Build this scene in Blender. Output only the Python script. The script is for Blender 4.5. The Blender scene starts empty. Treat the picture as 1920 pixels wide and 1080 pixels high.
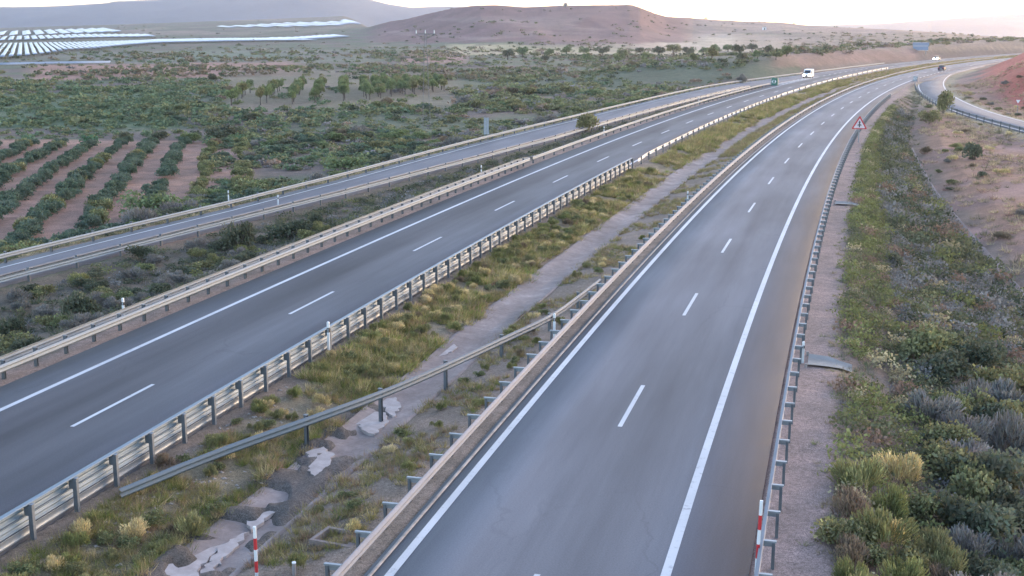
import bpy, math, random
import numpy as np
from mathutils import Vector
sc = bpy.context.scene
C = sc.collection
rng = np.random.default_rng(7)
random.seed(7)

# ------------------------------------------------------------------ camera
F_PX, PITCH, CAM_H = 2339.0, math.radians(11.91), 13.0
cam = bpy.data.cameras.new('camera')
cam.sensor_width = 36.0
cam.lens = 36.0 * F_PX / 1920.0
cam.clip_start = 0.1
cam.clip_end = 60000
cam_ob = bpy.data.objects.new('camera', cam)
cam_ob.location = (0, 0, CAM_H)
cam_ob.rotation_euler = (math.radians(90) - PITCH, 0, 0)
C.objects.link(cam_ob)
sc.camera = cam_ob

# ------------------------------------------------------------------ light
SUN_AZ = math.radians(46)      # to the right of the view axis, where the sky glows
SUN_EL = math.radians(9.0)
world = bpy.data.worlds.new('World')
sc.world = world
world.use_nodes = True
wn = world.node_tree
wn.nodes.clear()
w_out = wn.nodes.new('ShaderNodeOutputWorld')
w_bg = wn.nodes.new('ShaderNodeBackground')
w_sky = wn.nodes.new('ShaderNodeTexSky')
w_sky.sky_type = 'NISHITA'
w_sky.sun_disc = False
w_sky.sun_elevation = SUN_EL
w_sky.sun_rotation = SUN_AZ
w_sky.altitude = 400
w_sky.air_density = 1.0
w_sky.dust_density = 1.4
w_sky.ozone_density = 1.5
w_bg.inputs['Strength'].default_value = 0.15
w_tint = wn.nodes.new('ShaderNodeMix')      # the camera's slightly pink white balance at dawn
w_tint.data_type = 'RGBA'
w_tint.blend_type = 'MULTIPLY'
w_tint.inputs['Factor'].default_value = 1.0
w_tint.inputs[7].default_value = (1.09, .98, 1.01, 1)
wn.links.new(w_sky.outputs[0], w_tint.inputs[6])
wn.links.new(w_tint.outputs[2], w_bg.inputs[0])
wn.links.new(w_bg.outputs[0], w_out.inputs[0])
sun = bpy.data.lights.new('sun', 'SUN')
sun.energy = 0.05
sun.angle = math.radians(20)
sun.color = (1.0, 0.74, 0.62)
sun_ob = bpy.data.objects.new('sun', sun)
d = Vector((math.sin(SUN_AZ) * math.cos(SUN_EL + .05), math.cos(SUN_AZ) * math.cos(SUN_EL + .05), math.sin(SUN_EL + .05)))
sun_ob.rotation_euler = d.to_track_quat('Z', 'Y').to_euler()
sun_ob.location = (0, 0, 60)
C.objects.link(sun_ob)
sc.view_settings.view_transform = 'Standard'
sc.view_settings.look = 'None'
sc.view_settings.gamma = 1.0
sc.view_settings.use_curve_mapping = False
sc.view_settings.exposure = 2.75
sc.render.engine = 'CYCLES'
sc.cycles.max_bounces = 5
sc.cycles.diffuse_bounces = 3
sc.cycles.glossy_bounces = 2
sc.cycles.transparent_max_bounces = 4
sc.cycles.volume_bounces = 1
sc.cycles.use_denoising = True
sc.cycles.sample_clamp_indirect = 6

# ------------------------------------------------------------------ materials
def new_mat(name):
    m = bpy.data.materials.new(name)
    m.use_nodes = True
    nt = m.node_tree
    b = nt.nodes['Principled BSDF']
    return m, nt, b

def noise(nt, scale, detail=4, rough=.6, vec=None, dist=0):
    n = nt.nodes.new('ShaderNodeTexNoise')
    n.inputs['Scale'].default_value = scale
    n.inputs['Detail'].default_value = detail
    n.inputs['Roughness'].default_value = rough
    n.inputs['Distortion'].default_value = dist
    if vec is not None:
        nt.links.new(vec, n.inputs['Vector'])
    return n.outputs['Fac']

def ramp(nt, fac, stops):
    r = nt.nodes.new('ShaderNodeValToRGB')
    nt.links.new(fac, r.inputs[0])
    e = r.color_ramp.elements
    while len(e) < len(stops):
        e.new(.5)
    for el, (p, c) in zip(e, stops):
        el.position = p
        el.color = (c[0], c[1], c[2], 1) if not np.isscalar(c) else (c, c, c, 1)
    return r.outputs[0]

def mix(nt, mode, fac, a, b):
    m = nt.nodes.new('ShaderNodeMix')
    m.data_type = 'RGBA'
    m.blend_type = mode
    m.clamp_result = False
    for sock, v in ((m.inputs['Factor'], fac), (m.inputs[6], a), (m.inputs[7], b)):
        if hasattr(v, 'links'):
            nt.links.new(v, sock)
        elif np.isscalar(v):
            sock.default_value = v
        else:
            sock.default_value = (v[0], v[1], v[2], 1)
    return m.outputs[2]

def math_node(nt, op, a, b=0.0, clamp=False):
    m = nt.nodes.new('ShaderNodeMath')
    m.operation = op
    m.use_clamp = clamp
    for sock, v in ((m.inputs[0], a), (m.inputs[1], b)):
        if hasattr(v, 'links'):
            nt.links.new(v, sock)
        else:
            sock.default_value = v
    return m.outputs[0]

def bump(nt, b, h, strength, dist):
    n = nt.nodes.new('ShaderNodeBump')
    n.inputs['Strength'].default_value = strength
    n.inputs['Distance'].default_value = dist
    nt.links.new(h, n.inputs['Height'])
    nt.links.new(n.outputs[0], b.inputs['Normal'])

def geo_pos(nt):
    return nt.nodes.new('ShaderNodeNewGeometry').outputs['Position']

def attr(nt, name):
    a = nt.nodes.new('ShaderNodeAttribute')
    a.attribute_name = name
    return a.outputs['Color']

def plain_mat(name, col, rough=.6, metal=0.0, var=.15, scale=6, spec=.4):
    m, nt, b = new_mat(name)
    tc = nt.nodes.new('ShaderNodeTexCoord').outputs['Object']
    n = noise(nt, scale, 5, .65, tc)
    f = ramp(nt, n, [(.3, 1 - var), (.7, 1 + var)])
    nt.links.new(mix(nt, 'MULTIPLY', 1.0, col, f), b.inputs['Base Color'])
    b.inputs['Roughness'].default_value = rough
    b.inputs['Metallic'].default_value = metal
    b.inputs['Specular IOR Level'].default_value = spec
    return m

# terrain: zone colour per vertex, broken up by noise at several sizes
def terrain_mat():
    m, nt, b = new_mat('ground')
    p = geo_pos(nt)
    col = attr(nt, 'Col')
    n1 = noise(nt, .035, 6, .6, p)
    n2 = noise(nt, .6, 5, .65, p)
    n3 = noise(nt, 7.0, 4, .7, p)
    c = mix(nt, 'MULTIPLY', 1.0, col, ramp(nt, n1, [(.3, (.78, .80, .76)), (.7, (1.2, 1.18, 1.2))]))
    c = mix(nt, 'MULTIPLY', 1.0, c, ramp(nt, n2, [(.3, (.72, .74, .72)), (.7, (1.25, 1.22, 1.2))]))
    c = mix(nt, 'MULTIPLY', 1.0, c, ramp(nt, n3, [(.3, .7), (.7, 1.3)]))
    c = mix(nt, 'MULTIPLY', 1.0, c, ramp(nt, noise(nt, 28, 2, .6, p), [(.35, .68), (.65, 1.32)]))
    nt.links.new(c, b.inputs['Base Color'])
    b.inputs['Roughness'].default_value = .95
    b.inputs['Specular IOR Level'].default_value = .15
    bump(nt, b, n3, .5, .06)
    return m
M_GROUND = terrain_mat()

# asphalt: UV = (lateral metres, metres along the road)
def asphalt_mat(name, base, tracks, patch=.27):
    m, nt, b = new_mat(name)
    uv = nt.nodes.new('ShaderNodeUVMap').outputs[0]
    sep = nt.nodes.new('ShaderNodeSeparateXYZ')
    nt.links.new(uv, sep.inputs[0])
    mp = nt.nodes.new('ShaderNodeMapping')
    mp.inputs['Scale'].default_value = (1.0, .05, 1)
    nt.links.new(uv, mp.inputs[0])
    streak = noise(nt, 1.1, 5, .6, mp.outputs[0])
    mp2 = nt.nodes.new('ShaderNodeMapping')
    mp2.inputs['Scale'].default_value = (.25, .06, 1)
    nt.links.new(uv, mp2.inputs[0])
    big = noise(nt, 1.0, 3, .5, mp2.outputs[0])
    fine = noise(nt, 22, 3, .7, uv)
    w = math_node(nt, 'ADD', sep.outputs[0], math_node(nt, 'MULTIPLY', math_node(nt, 'SUBTRACT', big, .5), .45))
    lo, hi = tracks[0][0], tracks[-1][0]
    fac = math_node(nt, 'DIVIDE', math_node(nt, 'SUBTRACT', w, lo), hi - lo, True)
    t = ramp(nt, fac, [((x - lo) / (hi - lo), v) for x, v in tracks])
    c = mix(nt, 'MULTIPLY', 1.0, base, t)
    c = mix(nt, 'MULTIPLY', 1.0, c, ramp(nt, streak, [(.3, 1 - patch * .55), (.7, 1 + patch * .55)]))
    c = mix(nt, 'MULTIPLY', 1.0, c, ramp(nt, big, [(.3, 1 - patch * .7), (.7, 1 + patch * .7)]))
    c = mix(nt, 'MULTIPLY', 1.0, c, ramp(nt, fine, [(.3, .84), (.7, 1.16)]))
    mpc = nt.nodes.new('ShaderNodeMapping')
    mpc.inputs['Scale'].default_value = (.5, .12, 1)
    nt.links.new(uv, mpc.inputs[0])
    vor = nt.nodes.new('ShaderNodeTexVoronoi')
    vor.feature = 'DISTANCE_TO_EDGE'
    vor.inputs['Scale'].default_value = .55
    dn = nt.nodes.new('ShaderNodeTexNoise')
    dn.inputs['Scale'].default_value = .9
    nt.links.new(uv, dn.inputs['Vector'])
    nt.links.new(mix(nt, 'ADD', .35, mpc.outputs[0], dn.outputs['Color']), vor.inputs['Vector'])
    crack = ramp(nt, vor.outputs['Distance'], [(.0, .88), (.012, 1.0)])
    gate = ramp(nt, big, [(.52, 0.0), (.62, 1.0)])
    c = mix(nt, 'MULTIPLY', gate, c, crack)
    nt.links.new(c, b.inputs['Base Color'])
    b.inputs['Roughness'].default_value = .72
    b.inputs['Specular IOR Level'].default_value = .09
    bump(nt, b, fine, .25, .01)
    return m

def paint_mat():
    m, nt, b = new_mat('road_paint')
    p = geo_pos(nt)
    n = noise(nt, 3.0, 6, .7, p)
    n2 = noise(nt, .3, 3, .5, p)
    c = ramp(nt, n, [(.28, (.22, .225, .23)), (.44, (.41, .42, .43))])
    c = mix(nt, 'MULTIPLY', 1.0, c, ramp(nt, n2, [(.3, .85), (.7, 1.1)]))
    nt.links.new(c, b.inputs['Base Color'])
    b.inputs['Roughness'].default_value = .6
    return m
M_PAINT = paint_mat()

def steel_mat(name, col, rough, metal, dust=(.3, .24, .2), dustiness=.4):
    m, nt, b = new_mat(name)
    p = geo_pos(nt)
    n = noise(nt, 1.3, 6, .7, p)
    n2 = noise(nt, 9, 4, .7, p)
    f = ramp(nt, n, [(.35, 0.0), (.75, dustiness)])
    c = mix(nt, 'MIX', f, col, dust)
    c = mix(nt, 'MULTIPLY', 1.0, c, ramp(nt, n2, [(.3, .85), (.7, 1.12)]))
    nt.links.new(c, b.inputs['Base Color'])
    b.inputs['Metallic'].default_value = metal
    nt.links.new(ramp(nt, n2, [(.3, max(.05, rough - .1)), (.7, rough + .12)]), b.inputs['Roughness'])
    return m
M_STEEL = steel_mat('galvanised_steel', (.22, .25, .275), .48, .4, (.16, .15, .14), .35)
M_STEEL_D = steel_mat('galvanised_post_steel', (.11, .125, .14), .55, .4, (.09, .08, .075), .4)
M_DUSTY = steel_mat('dusty_galvanised_steel', (.185, .198, .228), .72, .05, (.14, .132, .138), .55)
M_PALE = steel_mat('pale_galvanised_steel', (.125, .175, .215), .55, .2, (.095, .12, .14), .45)
M_POST = steel_mat('grey_post_steel', (.15, .17, .19), .55, .3, (.11, .11, .11), .4)
M_CREAM = steel_mat('weathered_pale_steel', (.205, .23, .24), .65, .05, (.16, .165, .155), .5)

def foliage_mat(name, col, col2, trans=.25):
    m, nt, b = new_mat(name)
    oi = nt.nodes.new('ShaderNodeObjectInfo')
    a = attr(nt, 'Col')
    c = mix(nt, 'MIX', oi.outputs['Random'], col, col2)
    c = mix(nt, 'MULTIPLY', 1.0, c, a)
    c = mix(nt, 'MULTIPLY', 1.0, c, (1.45, 1.42, 1.45))
    nt.links.new(c, b.inputs['Base Color'])
    b.inputs['Roughness'].default_value = .85
    b.inputs['Specular IOR Level'].default_value = .15
    tr = nt.nodes.new('ShaderNodeBsdfTranslucent')
    nt.links.new(c, tr.inputs['Color'])
    ms = nt.nodes.new('ShaderNodeMixShader')
    ms.inputs[0].default_value = trans
    nt.links.new(b.outputs[0], ms.inputs[1])
    nt.links.new(tr.outputs[0], ms.inputs[2])
    nt.links.new(ms.outputs[0], nt.nodes['Material Output'].inputs[0])
    return m

M_FOL = {
    'green': foliage_mat('yellow_green_foliage', (.125, .135, .05), (.15, .145, .07)),
    'dark': foliage_mat('dark_green_foliage', (.066, .078, .05), (.085, .09, .058)),
    'grey': foliage_mat('grey_twigs', (.12, .122, .11), (.14, .132, .118)),
    'olive': foliage_mat('olive_foliage', (.10, .115, .055), (.13, .125, .06)),
    'straw': foliage_mat('straw_foliage', (.36, .30, .17), (.30, .25, .12)),
    'vine': foliage_mat('blue_green_foliage', (.066, .093, .06), (.08, .105, .075)),
    'brown': foliage_mat('brown_twigs', (.13, .10, .07), (.12, .10, .065)),
    'tree': foliage_mat('orchard_foliage', (.115, .14, .06), (.09, .12, .06)),
}
M_BARK = plain_mat('bark', (.10, .08, .065), .9, 0, .3, 8)
M_STUFF = foliage_mat('mixed_plants', (1, 1, 1), (1, 1, 1))
M_CONC = plain_mat('concrete', (.25, .225, .215), .9, 0, .25, 1.2, .2)
M_SLAB = plain_mat('pale_broken_concrete', (.35, .30, .275), .92, 0, .22, 2.2, .15)
M_CONC_BLUE = plain_mat('damp_concrete', (.15, .165, .17), .85, 0, .25, 1.2, .2)
M_WHITE = plain_mat('white_plastic', (.58, .59, .59), .5, 0, .06)
M_BLACK = plain_mat('black_plastic', (.02, .02, .022), .5, 0, .1)
M_RED = plain_mat('red_paint', (.42, .025, .03), .5, 0, .12)
M_GREEN = plain_mat('green_plastic', (.015, .12, .09), .5, 0, .1)
M_BLUE = plain_mat('pale_blue_sign', (.17, .22, .30), .5, 0, .08)
M_GREYBACK = plain_mat('grey_sign_back', (.27, .29, .31), .5, .3, .08)
M_MAST = plain_mat('dull_mast_steel', (.15, .15, .145), .7, .1, .1)
M_GLASS = plain_mat('dark_glass', (.02, .025, .03), .1, 0, .05, spec=.8)
M_TYRE = plain_mat('tyre', (.02, .02, .02), .9, 0, .1)
M_CARDARK = plain_mat('dark_car_paint', (.035, .04, .05), .3, .2, .05)
M_CARGREY = plain_mat('grey_car_paint', (.25, .26, .28), .3, .4, .05)
M_TRUCKW = plain_mat('white_truck_paint', (.72, .70, .70), .4, 0, .06)
M_STONE = plain_mat('stone', (.30, .26, .23), .95, 0, .35, 2)

def lamp_mat():
    m, nt, b = new_mat('lit_headlight')
    b.inputs['Base Color'].default_value = (.9, .9, .9, 1)
    b.inputs['Emission Color'].default_value = (1, .95, .88, 1)
    b.inputs['Emission Strength'].default_value = 14
    return m
M_LAMP = lamp_mat()

def panel_mat():
    m, nt, b = new_mat('solar_panel_glass')
    p = geo_pos(nt)
    n = noise(nt, .05, 3, .5, p)
    nt.links.new(ramp(nt, n, [(.3, (.17, .20, .235)), (.7, (.25, .27, .30))]), b.inputs['Base Color'])
    b.inputs['Roughness'].default_value = .35
    b.inputs['Metallic'].default_value = .35
    return m
M_PANEL = panel_mat()

def channel_mat():
    m, nt, b = new_mat('dusty_channel_concrete')
    p = geo_pos(nt)
    n = noise(nt, .9, 6, .65, p)
    n2 = noise(nt, 6, 5, .7, p)
    n3 = noise(nt, .22, 3, .5, p)
    c = ramp(nt, n, [(.3, (.19, .15, .132)), (.55, (.255, .205, .183)), (.72, (.33, .275, .25))])
    c = mix(nt, 'MULTIPLY', 1.0, c, ramp(nt, n2, [(.3, .85), (.7, 1.15)]))
    c = mix(nt, 'MULTIPLY', 1.0, c, ramp(nt, n3, [(.35, .82), (.65, 1.1)]))
    nt.links.new(c, b.inputs['Base Color'])
    b.inputs['Roughness'].default_value = .95
    b.inputs['Specular IOR Level'].default_value = .15
    bump(nt, b, n2, .4, .02)
    return m
M_CHANNEL = channel_mat()

# ------------------------------------------------------------------ object helpers
def tag(o, label=None, cat=None, group=None, kind=None):
    if label: o['label'] = label
    if cat: o['category'] = cat
    if group: o['group'] = group
    if kind: o['kind'] = kind
    return o

def empty(name, loc=(0, 0, 0), rz=0):
    o = bpy.data.objects.new(name, None)
    o.location = loc
    o.rotation_euler = (0, 0, rz)
    o.empty_display_size = .2
    C.objects.link(o)
    return o

def link(name, me, parent=None, loc=(0, 0, 0), rz=0, scale=(1, 1, 1)):
    o = bpy.data.objects.new(name, me)
    o.location = loc
    o.rotation_euler = (0, 0, rz)
    o.scale = scale
    C.objects.link(o)
    if parent is not None:
        o.parent = parent
    return o

def np_mesh(name, V, Fq, mat, col=None, uv=None, smooth=False):
    """V (n,3), Fq (m,k) with k = 3 or 4"""
    V = np.asarray(V, np.float32)
    Fq = np.asarray(Fq, np.int32)
    me = bpy.data.meshes.new(name)
    k = Fq.shape[1]
    me.vertices.add(len(V))
    me.vertices.foreach_set('co', V.ravel())
    me.loops.add(Fq.size)
    me.loops.foreach_set('vertex_index', Fq.ravel())
    me.polygons.add(len(Fq))
    me.polygons.foreach_set('loop_start', np.arange(0, Fq.size, k, dtype=np.int32))
    me.polygons.foreach_set('loop_total', np.full(len(Fq), k, np.int32))
    if smooth:
        me.polygons.foreach_set('use_smooth', np.ones(len(Fq), bool))
    if col is not None:
        a = me.color_attributes.new('Col', 'FLOAT_COLOR', 'POINT')
        c4 = np.ones((len(V), 4), np.float32)
        c4[:, :3] = col
        a.data.foreach_set('color', c4.ravel())
    if uv is not None:
        l = me.uv_layers.new(name='UVMap')
        l.data.foreach_set('uv', np.asarray(uv, np.float32)[Fq.ravel()].ravel())
    me.materials.append(mat)
    me.update(calc_edges=True)
    me.validate()
    return me

class MB:
    """collects boxes, cylinders and prisms into one mesh"""
    def __init__(s): s.v, s.f = [], []
    def add(s, V, Fs):
        n = len(s.v)
        s.v += [tuple(p) for p in V]
        s.f += [tuple(i + n for i in f) for f in Fs]
        return s
    def box(s, x0, x1, y0, y1, z0, z1, top=1.0, topx=None):
        tx = topx if topx is not None else top
        cx, cy = (x0 + x1) / 2, (y0 + y1) / 2
        V = [(x0, y0, z0), (x1, y0, z0), (x1, y1, z0), (x0, y1, z0)]
        V += [(cx + (x - cx) * tx, cy + (y - cy) * top, z1) for x, y, _ in V]
        return s.add(V, [(3, 2, 1, 0), (4, 5, 6, 7), (0, 1, 5, 4), (1, 2, 6, 5), (2, 3, 7, 6), (3, 0, 4, 7)])
    def prism(s, pts, axis, a0, a1):
        """polygon pts in the two other axes, extruded along axis"""
        n = len(pts)
        def mk(p, a):
            return {'x': (a, p[0], p[1]), 'y': (p[0], a, p[1]), 'z': (p[0], p[1], a)}[axis]
        V = [mk(p, a0) for p in pts] + [mk(p, a1) for p in pts]
        Fs = [tuple(range(n))[::-1], tuple(range(n, 2 * n))]
        Fs += [(i, (i + 1) % n, n + (i + 1) % n, n + i) for i in range(n)]
        return s.add(V, Fs)
    def cyl(s, c, r0, r1, axis, a0, a1, n=10):
        P0 = [(c[0] + r0 * math.cos(2 * math.pi * i / n), c[1] + r0 * math.sin(2 * math.pi * i / n)) for i in range(n)]
        P1 = [(c[0] + r1 * math.cos(2 * math.pi * i / n), c[1] + r1 * math.sin(2 * math.pi * i / n)) for i in range(n)]
        def mk(p, a):
            return {'x': (a, p[0], p[1]), 'y': (p[0], a, p[1]), 'z': (p[0], p[1], a)}[axis]
        V = [mk(p, a0) for p in P0] + [mk(p, a1) for p in P1]
        Fs = [tuple(range(n))[::-1], tuple(range(n, 2 * n))]
        Fs += [(i, (i + 1) % n, n + (i + 1) % n, n + i) for i in range(n)]
        return s.add(V, Fs)
    def bar(s, p, q, r, n=4):
        p, q = Vector(p), Vector(q)
        d = (q - p).normalized()
        a = d.orthogonal().normalized(); b = d.cross(a)
        V = []
        for c in (p, q):
            V += [c + (a * math.cos(2 * math.pi * (i + .5) / n) + b * math.sin(2 * math.pi * (i + .5) / n)) * r for i in range(n)]
        Fs = [tuple(range(n))[::-1], tuple(range(n, 2 * n))]
        Fs += [(i, (i + 1) % n, n + (i + 1) % n, n + i) for i in range(n)]
        return s.add(V, Fs)
    def mesh(s, name, mat):
        me = bpy.data.meshes.new(name)
        me.from_pydata(s.v, [], s.f)
        me.materials.append(mat)
        import bmesh as _b
        bm = _b.new(); bm.from_mesh(me)
        _b.ops.recalc_face_normals(bm, faces=bm.faces)
        bm.to_mesh(me); bm.free()
        me.update()
        return me
    def build(s, name, mat, parent=None, loc=(0, 0, 0), rz=0):
        return link(name, s.mesh(name, mat), parent, loc, rz)

# ------------------------------------------------------------------ maths of the place
def smooth(a, b, x):
    t = np.clip((np.asarray(x, float) - a) / (b - a), 0, 1)
    return t * t * (3 - 2 * t)

_perm = np.random.default_rng(3).random((256, 256))
def vnoise(x, y):
    xi, yi = np.floor(x).astype(int), np.floor(y).astype(int)
    fx, fy = x - xi, y - yi
    fx, fy = fx * fx * (3 - 2 * fx), fy * fy * (3 - 2 * fy)
    g = lambda a, b: _perm[a & 255, b & 255]
    return (g(xi, yi) * (1 - fx) + g(xi + 1, yi) * fx) * (1 - fy) + (g(xi, yi + 1) * (1 - fx) + g(xi + 1, yi + 1) * fx) * fy
def fbm(x, y, n=4):
    v = 0; a = .5; t = 0
    for i in range(n):
        v = v + a * vnoise(x * 2 ** i + 17 * i, y * 2 ** i + 31 * i); t += a; a *= .5
    return v / t

# motorway axis (metres along s, metres to the right o)
_S = np.arange(-80, 1001, 1.0)
_sc = np.clip(_S, -80, 800)
_H = .23527 + .035804 * _sc / 100 + .0042545 * (_sc / 100) ** 2 * np.sign(np.maximum(_sc, 0))
_X = np.cumsum(np.sin(_H)); _Y = np.cumsum(np.cos(_H))
_i0 = 80
_X += -63.4268 - _X[_i0]; _Y -= _Y[_i0]
def A(s, o):
    s = np.asarray(s, float)
    h = np.interp(s, _S, _H)
    return np.interp(s, _S, _X) + o * np.cos(h), np.interp(s, _S, _Y) - o * np.sin(h)
def SO(x, y):
    s = np.clip(np.asarray(y, float) * 1.0, -60, 900)
    for _ in range(9):
        h = np.interp(s, _S, _H)
        dx, dy = x - np.interp(s, _S, _X), y - np.interp(s, _S, _Y)
        s = np.clip(s + (dx * np.sin(h) + dy * np.cos(h)) * .85, -80, 1000)
    h = np.interp(s, _S, _H)
    dx, dy = x - np.interp(s, _S, _X), y - np.interp(s, _S, _Y)
    return s, dx * np.cos(h) - dy * np.sin(h)

R_O = dict(pav0=51.35, line0=51.95, mid=55.4, line1=58.4, pav1=60.33, rail0=51.2, rail1=60.62)
L_O = dict(pav0=32.65, line0=34.45, mid=37.9, line1=41.35, pav1=42.0, rail0=32.25, railb=31.5, rail1=42.25)
ON = lambda s: np.interp(s, [20, 74, 89, 111, 138, 163, 201, 244, 283, 304, 330], [13.5, 17.7, 19.3, 21.9, 24.3, 26.2, 27.3, 28.5, 29.9, 31.6, 32.5])
OF = lambda s: np.interp(s, [20, 79, 90, 103, 122, 159, 195, 226, 259, 285, 306, 329, 360, 400, 450, 520], [9.6, 13.8, 14.8, 16.2, 17.4, 18.5, 20.0, 20.9, 21.4, 22.1, 23.6, 25.4, 27.6, 29.6, 31.4, 32.2])
ZR = lambda s: np.interp(s, [50, 300], [-1.2, 0.0])
TOE = lambda s: np.interp(s, [30, 104, 150, 190, 260, 320], [76.0, 72.4, 68.6, 66.2, 65.0, 64])
DEP = lambda s: np.interp(s, [30, 104, 190, 260, 330], [4.8, 4.0, 2.7, 1.7, .7])

# right-hand slip road: centre points x, y, z and half width
RAMP = np.array([(70, 120, -1.6), (71.5, 150, -1.4), (73, 178, -1.2), (75, 203, -1.0), (79.5, 229, -.8), (86, 257, -.5),
                 (96, 290, -.25), (107, 320, -.1), (118, 347, 0), (130, 371, 0), (150, 410, 0)], float)
def chaikin(P, n=2):
    for _ in range(n):
        Q = [P[0]]
        for a, b in zip(P[:-1], P[1:]):
            Q += [a * .75 + b * .25, a * .25 + b * .75]
        P = np.array(Q + [P[-1]])
    return P
RAMP = chaikin(RAMP)
def ramp_dist(x, y):
    best = np.full(np.shape(x), 1e9); zz = np.zeros(np.shape(x)); side = np.zeros(np.shape(x))
    for a, b in zip(RAMP[:-1], RAMP[1:]):
        dx, dy = b[0] - a[0], b[1] - a[1]
        L2 = dx * dx + dy * dy
        t = np.clip(((x - a[0]) * dx + (y - a[1]) * dy) / L2, 0, 1)
        ex, ey = x - a[0] - t * dx, y - a[1] - t * dy
        dd = np.hypot(ex, ey)
        m = dd < best
        best = np.where(m, dd, best)
        zz = np.where(m, a[2] + t * (b[2] - a[2]), zz)
        side = np.where(m, np.sign(ex * dy - ey * dx), side)
    return best, zz, side

# skylines as they stand behind one another
SIL1 = np.array([(-600, 56), (0, 54), (300, 50), (560, 47), (660, 45), (720, 41), (760, 36), (800, 26), (850, 15), (890, 10), (930, 9), (985, 13), (1050, 10),
                 (1180, 9), (1200, 14), (1225, 24), (1250, 31), (1300, 34), (1397, 40), (1467, 42), (1510, 47), (1597, 52), (1667, 55), (1747, 60), (1850, 68), (1920, 72), (2500, 74)], float)
RID1 = np.array([(-600, 1700), (600, 1600), (760, 1450), (900, 1300), (1200, 1300), (1300, 1500), (1500, 1500), (1700, 1250), (2000, 1200), (2500, 1200)], float)
SIL2 = np.array([(-900, 20), (0, 15), (120, 11), (250, 4), (300, 1), (380, -12), (500, -26), (600, -16), (700, 1), (730, 8), (770, 14), (840, 12), (880, 13), (1000, 20),
                 (1300, 40), (1500, 48), (1650, 44), (1760, 36), (1850, 30), (1920, 26), (2300, 20), (3000, 24)], float)
PLN = np.array([(-900, 56), (0, 52.5), (350, 42), (480, 37), (640, 31), (800, 30), (1000, 40), (1500, 62), (3000, 70)], float)
KZ = 1.0 / (F_PX * 1.0445)
def z_at(py, y): return CAM_H - (py - 46.6) * y * KZ

def plain(x, y):
    ys = np.maximum(y, 5.0)
    u = np.clip(x / ys, -2, 2)
    PX = 960 + F_PX * u / .9785
    near = np.where(u > .2, -2.0, -3.0) * 1.0
    near = -3.0 + smooth(.12, .26, u) * .9
    hum = (fbm(x / 90, y / 90, 3) - .5) * 1.6 * smooth(60, 200, y)
    zf = z_at(np.interp(PX, PLN[:, 0], PLN[:, 1]), 3000.0)
    z = near + hum + (zf - near) * smooth(900, 3000, y) ** .9
    z = np.where(y > 3000, z_at(np.interp(PX, PLN[:, 0], PLN[:, 1]), y), z)
    # first ridge: the flat topped hill and the low ridge running right from it
    R = np.interp(PX, RID1[:, 0], RID1[:, 1])
    py1 = np.interp(PX, SIL1[:, 0], SIL1[:, 1])
    zr = z_at(py1, R)
    on1 = smooth(640, 740, PX)
    foot = R * np.interp(PX, [700, 1000, 1250, 1450, 1700, 1900], [.72, .64, .66, .5, .46, .5])
    t = np.clip((y - foot) / (R - foot), 0, 1)
    prof = .35 * t + .65 * t ** 2.2
    g = (fbm(x / 70 + 9, y / 150, 5) - .5)
    gul = g * 12 * np.sin(np.pi * np.clip(t, 0, 1)) ** 1.2
    front = near + hum * (1 - t) + (zr - near) * prof + gul
    back = zr - (y - R) * .03
    zridge = np.where(y < R, front, np.maximum(back, -40))
    use = on1 * (y > foot)
    zmix = z * (1 - use) + np.where(y < R, np.maximum(zridge, z * 0 - 60), zridge) * use
    z = np.where((y > R), np.maximum(zmix, z * (1 - on1) + (-30) * on1), zmix)
    # mountains
    py2 = np.interp(PX, SIL2[:, 0], SIL2[:, 1])
    zm = z_at(py2, 7000.0)
    tm = smooth(5000, 7000, y)
    gm = (fbm(x / 500 + 3, y / 700, 4) - .5) * 90 * np.sin(np.pi * np.clip((y - 5000) / 2000, 0, 1))
    z = np.where(y > 5000, z + np.maximum(zm - z, 0) * tm + gm * (zm > 40), z)
    z = np.where(y > 7000, np.maximum(zm, -10) - (y - 7000) * .02, z)
    return z

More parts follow.
